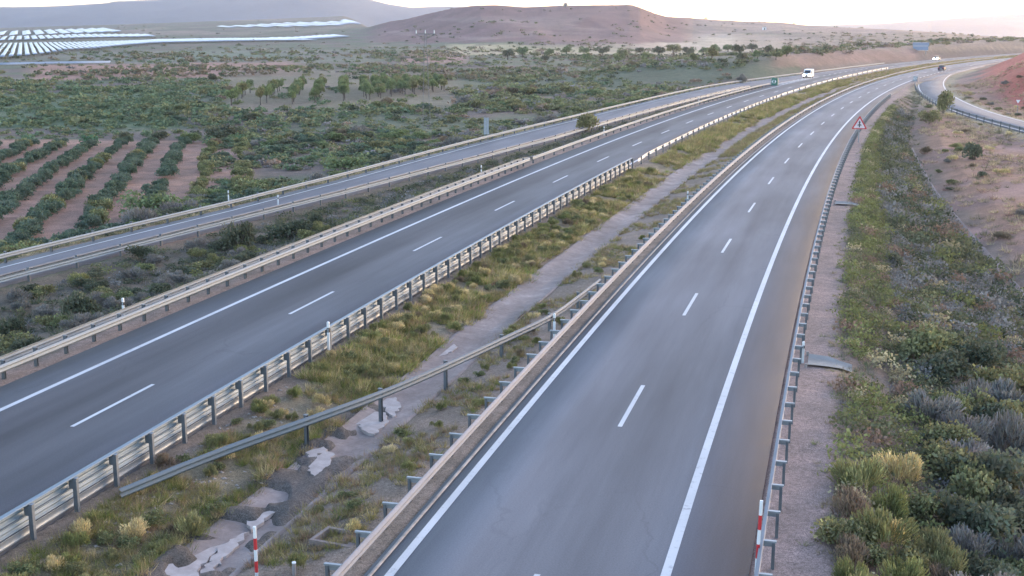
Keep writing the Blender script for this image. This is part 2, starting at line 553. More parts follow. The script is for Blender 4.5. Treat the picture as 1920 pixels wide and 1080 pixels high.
def T(x, y):
    x = np.asarray(x, float); y = np.asarray(y, float)
    s, o = SO(x, y)
    zp = plain(x, y)
    # cut slope left of the far carriageway
    zp = zp + 6.0 * smooth(330, 420, s) * smooth(24, 8, o) * (1 - smooth(700, 900, y)) * smooth(-60, -10, o)
    zr = ZR(s); on = np.minimum(ON(s), 30.6); of = OF(s); toe = TOE(s); D = DEP(s)
    mg = smooth(296, 306, s)
    mid = (on + 31) / 2
    zb = np.minimum(zr, -.2)
    K = [(of - 13, zp), (of - 8, zp), (of - 1.3, zr - .12), (of - .55, zr - .05), (of - .3, zr - .16), (on - .35, zr - .16),
         (on + .05, (zr - .05) * (1 - mg) - .16 * mg), (on + 1.2, (zr - .25) * (1 - mg) - .16 * mg), (mid, (zb - .45) * (1 - mg) - .16 * mg), (31.0, -.12 - .04 * mg), (32.45, -.03 * (1 - mg) - .16 * mg),
         (32.75, -.16), (41.9, -.16), (42.1, -.03), (43.2, -.06), (45.5, -.5), (46.0, -.66), (46.75, -.82), (47.6, -.66), (48.0, -.5), (50.2, -.1), (51.2, -.03), (51.5, -.16),
         (60.2, -.16), (60.5, -.03), (62.2, -.06), (62.8, -.2), (toe, -D), (toe + .9, -D), (toe + 4.5, -D + .9), (toe + 14, zp)]
    z = zp.copy() if hasattr(zp, 'copy') else np.array(zp)
    pk = None
    for ok, zk in K:
        ok = np.broadcast_to(np.asarray(ok, float), s.shape).copy(); zk = np.broadcast_to(np.asarray(zk, float), s.shape)
        if pk is not None:
            ok = np.maximum(ok, pk[0] + 1e-3)
            m = (o >= pk[0]) & (o <= ok)
            t = (o - pk[0]) / (ok - pk[0])
            z = np.where(m, pk[1] + t * (zk - pk[1]), z)
        pk = (ok, zk)
    fade = smooth(690, 780, s)
    z = z * (1 - fade) + zp * fade
    # right slip road and the red bank beyond it
    near = (x > 30) & (y > 60) & (y < 460) & (o > 60.6)
    if np.any(near):
        rd, rz, side = ramp_dist(x[near], y[near])
        w = 1 - smooth(3.6, 10, rd)
        zn = z[near] * (1 - w) + (rz - .16) * w
        yy = y[near]
        bank = 8.2 * smooth(5, 24, rd) * (side > 0) * smooth(225, 262, yy) * (1 - smooth(340, 420, yy))
        bank = bank * (.85 + .3 * fbm(x[near] / 9, yy / 9, 3))
        k = smooth(0, 1.5, o[near] - 60.6)
        z = z.copy(); z[near] = z[near] * (1 - k) + (zn + bank) * k
    # small lumps away from the pavements
    rough = (fbm(x / 2.2, y / 2.2, 3) - .5) * .22
    off = np.minimum(np.abs(o - 37.4), np.abs(o - 55.9)) - 4.9
    m = smooth(0, 1.2, off) * (1 - smooth(0, .7, (o > of - .6) * (o < on + .1) * 1.0 * (s < 700)))
    if np.any(near):
        mm = m.copy() if np.ndim(m) else m
        mm[near] = mm[near] * smooth(3.4, 5, rd); m = mm
    z = z + .34 * smooth(62, 52, s) * smooth(.46, .60, fbm(x / 1.5 + 33, y / 1.5, 3)) * smooth(45.3, 45.8, o) * (1 - smooth(47.2, 47.9, o))
    m = m * (1 - .85 * smooth(45.3, 45.8, o) * (1 - smooth(47.8, 48.3, o)))
    return z + rough * m

sp, cp = math.sin(PITCH), math.cos(PITCH)
def ray(px, py):
    xx, yy = (np.asarray(px, float) - 960) / F_PX, -(np.asarray(py, float) - 540) / F_PX
    return xx, cp + yy * sp, -sp + yy * cp
def px_at(px, py, z=0.0):
    dx, dy, dz = ray(px, py)
    t = (z - CAM_H) / dz
    return dx * t, dy * t
def hit(px, py):
    """where sight lines meet the ground"""
    px = np.atleast_1d(np.asarray(px, float)); py = np.atleast_1d(np.asarray(py, float))
    dx, dy, dz = ray(px, py)
    t = np.geomspace(22, 8000, 700)
    X = dx[:, None] * t; Y = dy[:, None] * t; Z = CAM_H + dz[:, None] * t
    below = (Z - T(X.ravel(), Y.ravel()).reshape(X.shape)) < 0
    i = np.where(below.any(1), below.argmax(1), len(t) - 1)
    lo, hi = t[np.maximum(i - 1, 0)], t[i]
    for _ in range(12):
        m = (lo + hi) / 2
        b = (CAM_H + dz * m - T(dx * m, dy * m)) < 0
        hi = np.where(b, m, hi); lo = np.where(b, lo, m)
    x, y = dx * hi, dy * hi
    return np.stack([x, y, T(x, y)], -1)
def to_px(x, y, z):
    f = y * cp - (z - CAM_H) * sp
    v = y * sp + (z - CAM_H) * cp
    f = np.maximum(f, .1)
    return 960 + F_PX * x / f, 540 - F_PX * v / f

# ------------------------------------------------------------------ terrain
def build_terrain():
    a = np.concatenate([np.linspace(-75, -31, 60, endpoint=False), np.linspace(-31, 31, 760, endpoint=False), np.linspace(31, 75, 61)])
    a = np.radians(a)
    r = np.concatenate([np.linspace(4, 22, 14, endpoint=False), np.geomspace(22, 11500, 640)])
    Rr, Aa = np.meshgrid(r, a, indexing='ij')
    X, Y = Rr * np.sin(Aa), Rr * np.cos(Aa)
    x, y = X.ravel(), Y.ravel()
    z = T(x, y)
    nr, na = X.shape
    i = np.arange(nr - 1)[:, None] * na + np.arange(na - 1)[None]
    Fq = np.stack([i, i + 1, i + na + 1, i + na], -1).reshape(-1, 4)[:, ::-1]
    # zone colours
    s, o = SO(x, y)
    px, py = to_px(x, y, z)
    n1 = fbm(x / 25, y / 25, 4); n2 = fbm(x / 7 + 50, y / 7, 4); n3 = fbm(x / 60 + 5, y / 110, 4)
    def L(c): return np.array(c)[None, :]
    def bl(c, c2, w): return c * (1 - w[:, None]) + np.asarray(c2) * w[:, None]
    col = np.broadcast_to(L((.112, .088, .074)), (len(x), 3)).copy()
    col = bl(col, L((.088, .098, .060)), smooth(.38, .52, n1) * (px < 1500))
    col = bl(col, L((.18, .145, .115)), smooth(.60, .70, n3) * .5)
    def zone(x0, x1, y0, y1, c, soft=8, w=1.0, sl=0.0, edge=10):
        yy = py - sl * (px - x0) + (n1 - .5) * edge
        m = smooth(x0 - soft, x0 + soft, px) * (1 - smooth(x1 - soft, x1 + soft, px)) * smooth(y0 - 2, y0 + 2, yy) * (1 - smooth(y1 - 2, y1 + 2, yy)) * (y < 6000)
        return m * w, c
    dx_, dy_, _d = None, None, None
    for a_ in [zone(-200, 470, 262, 470, (.25, .150, .112), 30), zone(-200, 340, 175, 240, (.075, .11, .055), 40, .8),
               zone(60, 560, 122, 152, (.26, .15, .115), 30, .95, -.02), zone(-200, 700, 95, 118, (.13, .13, .10), 30, .6),
               zone(300, 520, 98, 112, (.10, .135, .085), 30, .6), zone(420, 860, 134, 208, (.16, .13, .09), 16, .7, 0), zone(755, 875, 97, 118, (.27, .155, .125), 14, .85),
               zone(840, 1330, 83, 104, (.33, .275, .155), 20, .85, 0), zone(1190, 1470, 60, 92, (.40, .31, .22), 16, .95, .02, 4), zone(1000, 1230, 72, 90, (.22, .155, .13), 30, .5),
               zone(700, 1300, 2, 80, (.160, .088, .080), 30, .9), zone(1300, 1950, 30, 62, (.27, .19, .15), 30, .8),
               zone(1450, 1720, 92, 128, (.23, .14, .11), 12, .7, -.05), zone(1380, 1950, 62, 94, (.235, .175, .125), 20, .7)]:
        col = bl(col, L(a_[1]), a_[0])
    pale = smooth(.60, .66, fbm(px / 150, py / 9, 3)) * smooth(20, 40, py) * (1 - smooth(95, 115, py)) * (y > 500) * (y < 5000)
    col = bl(col, L((.26, .19, .16)), pale * .35)
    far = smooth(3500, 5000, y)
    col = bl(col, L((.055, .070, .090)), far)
    near_s = (s > -60) * (s < 690) * 1.0
    of, on = OF(s), ON(s)
    def band(o0, o1, c, soft=.25, w=1.0, extra=1.0):
        m = smooth(o0 - soft, o0 + soft, o) * (1 - smooth(o1 - soft, o1 + soft, o)) * near_s * w * extra
        return m, c
    toe = TOE(s)
    for m, c in [band(of - 7, of - .3, (.17, .13, .095), 1.5), band(on, 31.2, (.115, .095, .072), .4), band(31.2, 33, (.215, .155, .13)),
                 band(41.5, 51.5, (.19, .145, .115)), band(43.0, 45.3, (.16, .135, .08), .3, .6), band(60, 62.4, (.245, .178, .158), .25), band(62.4, 200, (.15, .115, .092), .5, 1.0, (y < 300) * (o < toe + 6)),
                 (smooth(0, 3, o - toe - 1) * (1 - smooth(28, 45, o - toe)) * (y < 330) * (s < 330), (.23, .13, .088))]:
        col = bl(col, L(c), np.broadcast_to(m, x.shape))
    mud = smooth(62, 52, s) * smooth(45.0, 45.6, o) * (1 - smooth(47.4, 48.0, o)) * (s > 0)
    col = bl(col, L((.085, .076, .072)), mud * .85)
    tr = smooth(.46, .6, n2) * (o > toe) * (o < toe + 30) * (y < 330)
    col = bl(col, L((.22, .135, .115)), tr * .8)
    gr = smooth(.5, .62, n2) * (o > 62.6) * (o < toe)
    col = bl(col, L((.21, .135, .11)), gr * .7)
    rd, rz, side = ramp_dist(x, y)
    red = smooth(9, 15, rd + (n2 - .5) * 5) * (side > 0) * (y > 225) * (y < 420) * (x > 60) * (o > 62) * (1 - smooth(32, 44, rd))
    col = bl(col, L((.33, .10, .072)), red)
    rim = (1 - smooth(3.5, 7, rd)) * (y < 380) * (o > 61)
    col = bl(col, L((.24, .20, .13)), rim)
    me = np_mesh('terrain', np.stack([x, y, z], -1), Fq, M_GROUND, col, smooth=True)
    tag(link('terrain', me), kind='structure')
build_terrain()

# a ground sheet that carries the land on to the sides and behind the viewpoint
def build_far_ground():
    V, Fs = [], []
    ang = np.radians(np.linspace(75, 285, 43))
    for r, z in ((3.5, -4.2), (60, -4.2), (11500, -30)):
        V += [(r * math.sin(a), r * math.cos(a), z) for a in ang]
    n = len(ang)
    for k in range(2):
        for i in range(n - 1):
            Fs.append((k * n + i, (k + 1) * n + i, (k + 1) * n + i + 1, k * n + i + 1))
    me = np_mesh('land', V, Fs, M_GROUND, np.tile([[.15, .125, .095]], (len(V), 1)))
    tag(link('land', me), kind='structure')
build_far_ground()

# ------------------------------------------------------------------ road surfaces and markings
def strip(name, s0, s1, step, o0, o1, z, mat, parent=None, skirt=.0, nlat=2):
    """sheet between lateral offsets o0(s) and o1(s); z(s)"""
    f = lambda v: v if callable(v) else (lambda s, v=v: np.full(np.shape(s), float(v)))
    o0, o1, z = f(o0), f(o1), f(z)
    n = max(2, int(math.ceil((s1 - s0) / step)) + 1)
    s = np.linspace(s0, s1, n)
    lat = np.linspace(0, 1, nlat)
    rows, uv = [], []
    cols = [(t, 0.0) for t in lat]
    if skirt:
        cols = [(0, -skirt)] + cols + [(1, -skirt)]
    for t, dz in cols:
        oo = o0(s) * (1 - t) + o1(s) * t
        x, y = A(s, oo)
        rows.append(np.stack([x, y, z(s) + dz], -1)); uv.append(np.stack([oo, s], -1))
    V = np.stack(rows, 1).reshape(-1, 3); UV = np.stack(uv, 1).reshape(-1, 2)
    k = len(cols)
    i = np.arange(n - 1)[:, None] * k + np.arange(k - 1)[None]
    Fq = np.stack([i, i + 1, i + k + 1, i + k], -1).reshape(-1, 4)
    return link(name, np_mesh(name, V, Fq, mat, uv=UV), parent)

ASPH_R = asphalt_mat('asphalt_outbound', (.133, .133, .143), [(51.3, .80), (52.2, .97), (53.3, 1.10), (54.3, 1.0), (55.3, 1.0), (56.3, .80), (57.4, .90), (58.2, (.84, .86, .88)), (58.6, (.54, .60, .68)), (60.3, (.50, .57, .66))])
ASPH_L = asphalt_mat('asphalt_inbound', (.098, .098, .105), [(32.6, .95), (34.3, .95), (34.8, .84), (35.6, .70), (36.4, .66), (37.3, .93), (38.5, 1.0), (40.0, 1.03), (41.4, 1.0), (42.0, .9)])
ASPH_S = asphalt_mat('asphalt_slip_road', (.128, .128, .138), [(10, 1.0), (20, 1.0), (32, 1.0)])
carr_r = tag(strip('outbound_carriageway', -40, 760, 3, R_O['pav0'], R_O['pav1'], .02, ASPH_R, skirt=.22, nlat=5), kind='structure')
carr_l = tag(strip('inbound_carriageway', -40, 760, 3, L_O['pav0'], L_O['pav1'], .02, ASPH_L, skirt=.22, nlat=5), kind='structure')
slip_l = tag(strip('left_slip_road', 5, 520, 3, lambda s: OF(s) - .45, lambda s: np.where(s < 296, np.minimum(ON(s), 32.6) - .35, np.minimum(ON(s) - .35 + (s - 296) * .12, 32.63)), lambda s: ZR(s) + .014, ASPH_S, skirt=.22, nlat=4), kind='structure')

ZP = .026
def edge_line(parent, s0, s1, o, w=.2, z=ZP):
    f = o if callable(o) else (lambda s, v=o: np.full(np.shape(s), float(v)))
    return strip('edge_line', s0, s1, 3, lambda s: f(s) - w / 2, lambda s: f(s) + w / 2, z, M_PAINT, parent)
edge_line(carr_r, -40, 740, R_O['line0'], .22)
edge_line(carr_r, -40, 342, R_O['line1'], .24)
edge_line(carr_r, 470, 740, R_O['line1'], .22)
edge_line(carr_l, -40, 303, L_O['line0'], .22)
edge_line(carr_l, -40, 740, L_O['line1'], .22)
edge_line(carr_l, 470, 740, L_O['line0'], .22)
edge_line(slip_l, 10, 470, lambda s: OF(s) + .45, .16, lambda s: ZR(s) + .020)
edge_line(slip_l, 10, 292, lambda s: np.minimum(ON(s), 32.6) - 1.0, .16, lambda s: ZR(s) + .020)
for i in range(-3, 40):
    s = 57.6 + 17.05 * i
    strip('lane_dash', s - 2.55, s + 2.55, 2, R_O['mid'] - .075, R_O['mid'] + .075, ZP, M_PAINT, carr_r)
    s = 53.0 + 17.2 * i
    strip('lane_dash', s - 2.6, s + 2.6, 2, L_O['mid'] - .075, L_O['mid'] + .075, ZP, M_PAINT, carr_l)
# hatching ahead of the gore on the inbound side, dashes of the diverging lane
for i in range(9):
    s = 309 + 5.0 * i
    strip('gore_hatch', s, s + 1.6, 1, lambda q: np.full(np.shape(q), 33.2) - .14 * (46 - 5 * i) ** .5 + 0 * q, lambda q: np.full(np.shape(q), 33.9), .030, M_PAINT, carr_l)
edge_line(carr_l, 305, 356, lambda s: np.interp(s, [305, 356], [32.0, 33.9]), .2, .031)
edge_line(carr_l, 305, 356, lambda s: np.interp(s, [305, 356], [34.2, 34.3]), .2, .031)
for i in range(9):
    s = 362 + 8.0 * i
    strip('lane_dash', s - 1.5, s + 1.5, 2, 34.2, 34.5, .031, M_PAINT, carr_l)

# right slip road
def path_strip(name, P, o0, o1, dz, mat, parent=None, skirt=0.0, u0=0.0):
    P = np.asarray(P, float)
    tg = np.gradient(P[:, :2], axis=0)
    tg /= np.linalg.norm(tg, axis=1)[:, None]
    nr = np.stack([tg[:, 1], -tg[:, 0]], -1)
    cols = [(o0, 0), (o1, 0)]
    if skirt: cols = [(o0, -skirt)] + cols + [(o1, -skirt)]
    L = np.concatenate([[0], np.cumsum(np.linalg.norm(np.diff(P[:, :2], axis=0), axis=1))])
    V, UV = [], []
    for oo, d in cols:
        V.append(np.concatenate([P[:, :2] + nr * oo, P[:, 2:3] + dz + d], 1)); UV.append(np.stack([np.full(len(P), oo + u0), L], -1))
    V = np.stack(V, 1).reshape(-1, 3); UV = np.stack(UV, 1).reshape(-1, 2)
    k = len(cols); n = len(P)
    i = np.arange(n - 1)[:, None] * k + np.arange(k - 1)[None]
    Fq = np.stack([i, i + 1, i + k + 1, i + k], -1).reshape(-1, 4)
    return link(name, np_mesh(name, V, Fq, mat, uv=UV), parent)
slip_r = tag(path_strip('right_slip_road', RAMP, -3.0, 3.0, .012, ASPH_S, skirt=.22, u0=20), kind='structure')
path_strip('edge_line', RAMP, -2.75, -2.57, .018, M_PAINT, slip_r)
path_strip('edge_line', RAMP, 2.57, 2.75, .018, M_PAINT, slip_r)
sa = np.linspace(336, 480, 40)
tag(strip('merging_lane', 336, 500, 3, lambda s: np.full(np.shape(s), 60.0), lambda s: np.interp(s, [336, 350, 400, 440, 500], [60.6, 62.4, 63.6, 63.2, 60.6]), .016, ASPH_S, skirt=.22), kind='structure')
for i in range(10):
    s = 352 + 8.0 * i
    strip('lane_dash', s - 1.5, s + 1.5, 2, 58.5, 58.8, .031, M_PAINT, carr_r)

# kerbs along the outbound carriageway
for nm, oa, ob, h in (('median_kerb', 51.12 + .34, 51.12 + .43, .06),):
    V = []
    me = strip(nm, -20, 300, 3, oa, ob, h - .02, M_STONE, skirt=.25)
    tag(me, kind='structure')

# ------------------------------------------------------------------ median channel
def build_channel():
    s = np.arange(24, 345, 1.5)
    prof = [(-1.08, .02), (-1.02, .08), (-.9, .05), (0, -.09), (.9, .04), (.98, .07), (1.04, .0)]
    V, k = [], len(prof)
    wob = (fbm(s / 9, s * 0 + 4, 3) - .5) * .35
    for do, dz in prof:
        x, y = A(s, 46.8 + do + wob * (abs(do) > .9))
        zt = np.full(len(s), -.56)
        V.append(np.stack([x, y, zt + dz], -1))
    V = np.stack(V, 1).reshape(-1, 3)
    i = np.arange(len(s) - 1)[:, None] * k + np.arange(k - 1)[None]
    Fq = np.stack([i, i + 1, i + k + 1, i + k], -1).reshape(-1, 4)
    ch = tag(link('median_channel', np_mesh('median_channel', V, Fq, M_CHANNEL)), kind='structure')
    slabs = [[(665, 773), (683, 758), (722, 763), (728, 782), (703, 808), (680, 797)],
             [(712, 742), (742, 735), (752, 752), (735, 772), (722, 760)],
             [(577, 843), (607, 835), (627, 848), (620, 863), (590, 890), (582, 883)],
             [(470, 950), (493, 947), (531, 930), (534, 934), (495, 967), (470, 982), (462, 972)],
             [(430, 999), (467, 984), (458, 999), (417, 1031), (393, 1063), (372, 1066), (395, 1030)],
             [(318, 1050), (377, 1019), (428, 1001), (392, 1030), (368, 1066), (340, 1060)],
             [(287, 1085), (312, 1056), (338, 1064), (372, 1070), (365, 1090)],
             [(820, 650), (846, 632), (858, 642), (840, 655), (822, 660)]]
    for poly in slabs:
        q = [px_at(a, b, -.36) for a, b in poly]
        cx, cy = np.mean([p[0] for p in q]), np.mean([p[1] for p in q])
        s_, o_ = SO(np.array(cx), np.array(cy))
        zt = float(T(np.array([cx]), np.array([cy]))[0])
        zt = max(zt + .07, -.52)
        rag = []
        for (ax, ay), (bx, by) in zip(q, q[1:] + q[:1]):
            m_ = max(2, int(math.hypot(bx - ax, by - ay) / .16))
            for f_ in range(m_):
                j_ = .0 if f_ == 0 else .05
                rag.append((ax + (bx - ax) * f_ / m_ - cx + random.gauss(0, j_), ay + (by - ay) * f_ / m_ - cy + random.gauss(0, j_)))
        mb = MB().prism(rag, 'z', -.12, 0)
        sl = mb.build('concrete_slab', M_SLAB, ch, (cx, cy, zt - .03))
        sl.rotation_euler = (random.uniform(-.03, .03), random.uniform(-.03, .03), 0)
build_channel()

# ditch at the foot of the right-hand embankment
def build_ditch():
    s = np.arange(90, 192, 2.0)
    prof = [(-.1, .10), (.0, .10), (.25, -.06), (.65, -.06), (.9, .10), (1.0, .10)]
    V, k = [], len(prof)
    for do, dz in prof:
        x, y = A(s, TOE(s) + do)
        V.append(np.stack([x, y, -DEP(s) + dz + .05], -1))
    V = np.stack(V, 1).reshape(-1, 3)
    i = np.arange(len(s) - 1)[:, None] * k + np.arange(k - 1)[None]
    Fq = np.stack([i, i + 1, i + k + 1, i + k], -1).reshape(-1, 4)
    tag(link('embankment_ditch', np_mesh('embankment_ditch', V, Fq, M_CHANNEL)), kind='structure')
build_ditch()

# drain chutes running off the right verge
def chute(s0, label):
    e = empty('drain_chute', (*[float(v) for v in A(s0, 61.1)], 0), -float(np.interp(s0, _S, _H)))
    prof = [(61.15, -.02), (61.9, -.04), (62.4, -.20), (62.85, -.3)]
    V = []
    for o_, z_ in prof:
        w = .6 if o_ > 62 else .85
        for dw, dz in ((-w, .05), (-w * .8, .05), (-w * .6, .01), (w * .6, .01), (w * .8, .05), (w, .05)):
            ax, ay = A(s0 + dw, o_)
            V.append((o_ - 61.1, dw, float(T(np.array([float(ax)]), np.array([float(ay)]))[0]) + dz + .05))
    k = 6
    Fs = [(r * k + c, r * k + c + 1, (r + 1) * k + c + 1, (r + 1) * k + c) for r in range(len(prof) - 1) for c in range(k - 1)]
    link('concrete_lining', np_mesh('concrete_lining', V, Fs, M_CONC_BLUE), e)
    MB().box(-.05, .05, -.98, -.87, -.1, .12).build('headwall', M_CONC, e)
    MB().box(-.05, .05, .87, .98, -.1, .12).build('headwall', M_CONC, e)
    tag(e, label, 'drain')
chute(65.5, 'pale concrete drain chute leaving the gravel verge beside the nearer delineator')
chute(113, 'farther concrete drain chute on the gravel verge below the long guardrail')

def drain_pit():
    c = np.array([px_at(*p, -.15) for p in ((604, 1019), (626, 999), (666, 999), (647, 1022))])
    m = c.mean(0)
    e = empty('drain_pit', (m[0], m[1], -.25), -.4)
    L, W = .62, .48
    for nm, b in (('rim', (-L, L, -W, -W + .1)), ('rim', (-L, L, W - .1, W)), ('rim', (-L, -L + .1, -W + .1, W - .1)), ('rim', (L - .16, L, -W + .1, W - .1))):
        MB().box(b[0], b[1], b[2], b[3], -.5, .16).build(nm, M_CHANNEL, e)
    MB().box(-L + .1, L - .16, -W + .1, W - .1, -.45, -.12).build('pit_floor', plain_mat('dark_pit_floor', (.10, .06, .06), .9), e)  # pit floor coloured dark reddish brown
    tag(e, 'square concrete drain pit with open top in the median', 'drain pit')
drain_pit()

# ------------------------------------------------------------------ guardrails
def sweep(name, P, prof, mat, parent=None, flip=False, smooth_=False):
    """closed profile (lateral, up) swept along points P; lateral is to the right of travel"""
    P = np.asarray(P, float)
    tg = np.gradient(P[:, :2], axis=0)
    tg /= np.linalg.norm(tg, axis=1)[:, None] + 1e-9
    nr = np.stack([tg[:, 1], -tg[:, 0]], -1) * (-1 if flip else 1)
    k, n = len(prof), len(P)
    V = np.stack([np.concatenate([P[:, :2] + nr * a, P[:, 2:3] + b], 1) for a, b in prof], 1).reshape(-1, 3)
    i = np.arange(n - 1)[:, None] * k; j = np.arange(k)[None]; j2 = (j + 1) % k
    Fq = np.stack([i + j, i + j2, i + k + j2, i + k + j], -1).reshape(-1, 4)
    me = np_mesh(name, V, Fq, mat)
    return link(name, me, parent)
def wprof(z0=.44, h=.31, depth=.083, th=.012):
    """W-beam: lateral grows towards the traffic"""
    f = [(0, 0), (.02, .03), (depth, .06), (depth, .11), (.015, .14), (.015, .17), (depth, .20), (depth, .25), (.02, .28), (0, .31)]
    f = [(a, z0 + b * h / .31) for a, b in f]
    return f + [(a - th, b) for a, b in f[::-1]]
def road_path(s, o, z=0.0):
    o = o(s) if callable(o) else np.full(len(s), float(o)); z = z(s) if callable(z) else np.full(len(s), float(z))
    x, y = A(s, o)
    return np.stack([x, y, z], -1)

def post_mesh(name, mat, top=.75, spacer=.0, spacer_z=(.5, .7), w=.1, d=.12, cap=True):
    """C-section post; traffic is towards -x, spacer reaches from the beam (x<0) back to the post"""
    mb = MB()
    t = .012
    mb.box(-d / 2, d / 2, -w / 2, -w / 2 + t, -.75, top)
    mb.box(-d / 2, d / 2, w / 2 - t, w / 2, -.75, top)
    mb.box(d / 2 - t, d / 2 + .001, -w / 2 + t, w / 2 - t, -.75, top)
    if cap:
        mb.box(-d / 2 - .02, d / 2 + .02, -w / 2 - .012, w / 2 + .012, top + .001, top + .018)
    if spacer:
        mb.box(-d / 2 - spacer, -d / 2 - .002, -w / 2 + .005, w / 2 - .005, spacer_z[0], spacer_z[1])
    return mb.mesh(name, mat)
def bolt_posts(parent, mesh, S, o, sgn, z=0.0, name='post', arm=None):
    f = o if callable(o) else (lambda s, v=o: v + 0 * s)
    g = z if callable(z) else (lambda s, v=z: v + 0 * s)
    for s in S:
        s = float(s)
        x, y = A(s, float(f(np.array(s))))
        h = float(np.interp(s, _S, _H))
        p = link(name, mesh, parent, (float(x), float(y), float(g(np.array(s)))), -h + (0 if sgn > 0 else math.pi))
        if arm is not None:
            link('spacer_arm', arm, p)

# --- inbound side, median: double beam with protection plate, tall posts
g = empty('guardrail', (*[float(v) for v in A(45, 42.25)], 0))
g.location = (0, 0, 0)
S = np.arange(22, 134, 2.0)
sweep('upper_beam', road_path(S, 42.02), wprof(.60, .33), M_PALE, g, flip=True)
sweep('lower_beam', road_path(S, 42.03), wprof(.30, .28), M_PALE, g, flip=True)
sweep('kick_plate', road_path(S, 42.06), [(0, .05), (.03, .07), (.03, .26), (0, .28), (-.012, .28), (.018, .25), (.018, .08), (-.012, .05)], M_STEEL, g, flip=True)
sweep('top_rail', road_path(S, 42.22), [(.0, .935), (.17, .935), (.17, .955), (.0, .955)], M_PALE, g, flip=True)
bolt_posts(g, post_mesh('post', M_POST, .92, .12, (.62, .86), .11, .12), np.arange(22, 134, 2.0), 42.25, +1)
tag(g, 'tall double galvanised guardrail with close posts between the inbound lanes and the weedy median', 'guardrail')
g = empty('guardrail')
S = np.arange(134, 420, 2.0)
P = road_path(S, lambda s: np.interp(s, [134, 140], [42.4, 42.1]))
sweep('beam', P, wprof(.40, .31), M_STEEL, g, flip=True)
bolt_posts(g, post_mesh('post', M_STEEL_D, .74, .1, (.46, .66), .11, .12), np.arange(136, 250, 4.0), 42.3, +1)
bolt_posts(g, post_mesh('post', M_STEEL_D, .74, .1, (.46, .66), .11, .12), np.arange(254, 420, 8.0), 42.3, +1)
tag(g, 'lower galvanised guardrail continuing the median barrier along the far inbound lanes', 'guardrail')

# --- crossing rail over the median channel
g = empty('guardrail')
cr = np.array([(222, 905), (400, 840), (580, 785), (720, 735), (842, 682), (947, 633), (1037, 592), (1090, 552), (1125, 525)], float)
xy = np.stack(px_at(cr[:, 0], cr[:, 1], .55), -1)
P = np.concatenate([xy, np.linspace(.0, .06, len(xy))[:, None] * 0], 1)
P[:, 2] = -.12
P[0, 2] = -.38; P[1, 2] = -.26
Pc = chaikin(P, 2)
sweep('beam', Pc, wprof(.44, .31), M_STEEL_D if False else steel_mat('dull_steel', (.075, .11, .135), .62, .05, (.12, .115, .11), .4), g, flip=False)
pm = post_mesh('post', M_STEEL_D, .76, .08, (.5, .7), .1, .12)
for k in (2, 3, 4, 5, 6, 7):
    tgv = P[min(k + 1, len(P) - 1)] - P[k - 1]
    h = math.atan2(tgv[0], tgv[1])
    link('post', pm, g, (P[k, 0] - .16 * math.cos(h), P[k, 1] + .16 * math.sin(h), P[k, 2]), -h + math.pi)
tag(g, 'single dull guardrail crossing the median channel diagonally from barrier to barrier', 'guardrail')

# --- outbound side, median: dusty beam with long spacers standing out behind
def single_rail(label, s0, s1, step, o_beam, side, mat, spacer, post_every, top=.72):
    g = empty('guardrail')
    S = np.arange(s0, s1, step)
    sweep('beam', road_path(S, o_beam), wprof(.44, .26, .09), mat, g, flip=(side > 0))
    arm = MB().box(-.04 - spacer, .07, -.045, .045, .655, .70).box(-.04 - spacer, .0, -.006, .006, .54, .654).mesh('spacer_arm', M_STEEL)
    bolt_posts(g, post_mesh('post', M_STEEL_D, .65, 0, (.52, .70), .08, .08, False), post_every, o_beam + side * (spacer + .03), side, arm=arm)  # darker steel on the posts: shadow below the arms put into their colour
    tag(g, label, 'guardrail')
    return g
# side > 0: traffic to the left of the rail (rail on the right), posts on the right
g = single_rail('dusty pinkish guardrail on the median side of the outbound lanes, short arms behind', 24, 560, 2.0, 51.2, -1, M_DUSTY, .34, np.concatenate([np.arange(25, 200, 2.0), np.arange(202, 330, 4.0)]), .70)
g = single_rail('guardrail along the gravel verge right of the outbound lanes, seen from behind', 24, 262, 2.0, 60.62, +1, M_DUSTY, .22, np.arange(25, 262, 2.0), .70)

# --- inbound side, outer: beams on both faces of the posts as far as the bend
g = empty('guardrail')
S = np.arange(22, 133, 2.0)
sweep('front_beam', road_path(S, 32.3), wprof(.36, .31), M_CREAM, g, flip=False)
Pb = np.concatenate([road_path(np.arange(22, 128, 2.0), 31.5), road_path(np.array([131.0, 133.5, 135.5]), lambda s: np.interp(s, [131, 135.5], [31.55, 32.2]))])
sweep('rear_beam', Pb, wprof(.36, .31), M_CREAM, g, flip=True)
pm = post_mesh('post', M_STEEL_D, .68, .22, (.42, .60), .1, .14)
bolt_posts(g, pm, np.arange(23, 132, 2.0), 31.98, -1)
tag(g, 'cream double-beam guardrail outside the inbound lanes, ending at a bend', 'guardrail')
g = empty('guardrail')
S = np.arange(133, 302, 2.0)
sweep('beam', road_path(S, lambda s: np.interp(s, [290, 302], [32.3, 32.5])), wprof(.36, .31), M_CREAM, g, flip=False)
bolt_posts(g, post_mesh('post', M_STEEL_D, .68, .12, (.42, .60), .1, .14), np.arange(134, 302, 4.0), 32.1, -1)
tag(g, 'single cream guardrail from the bend to the green gore marker', 'guardrail')

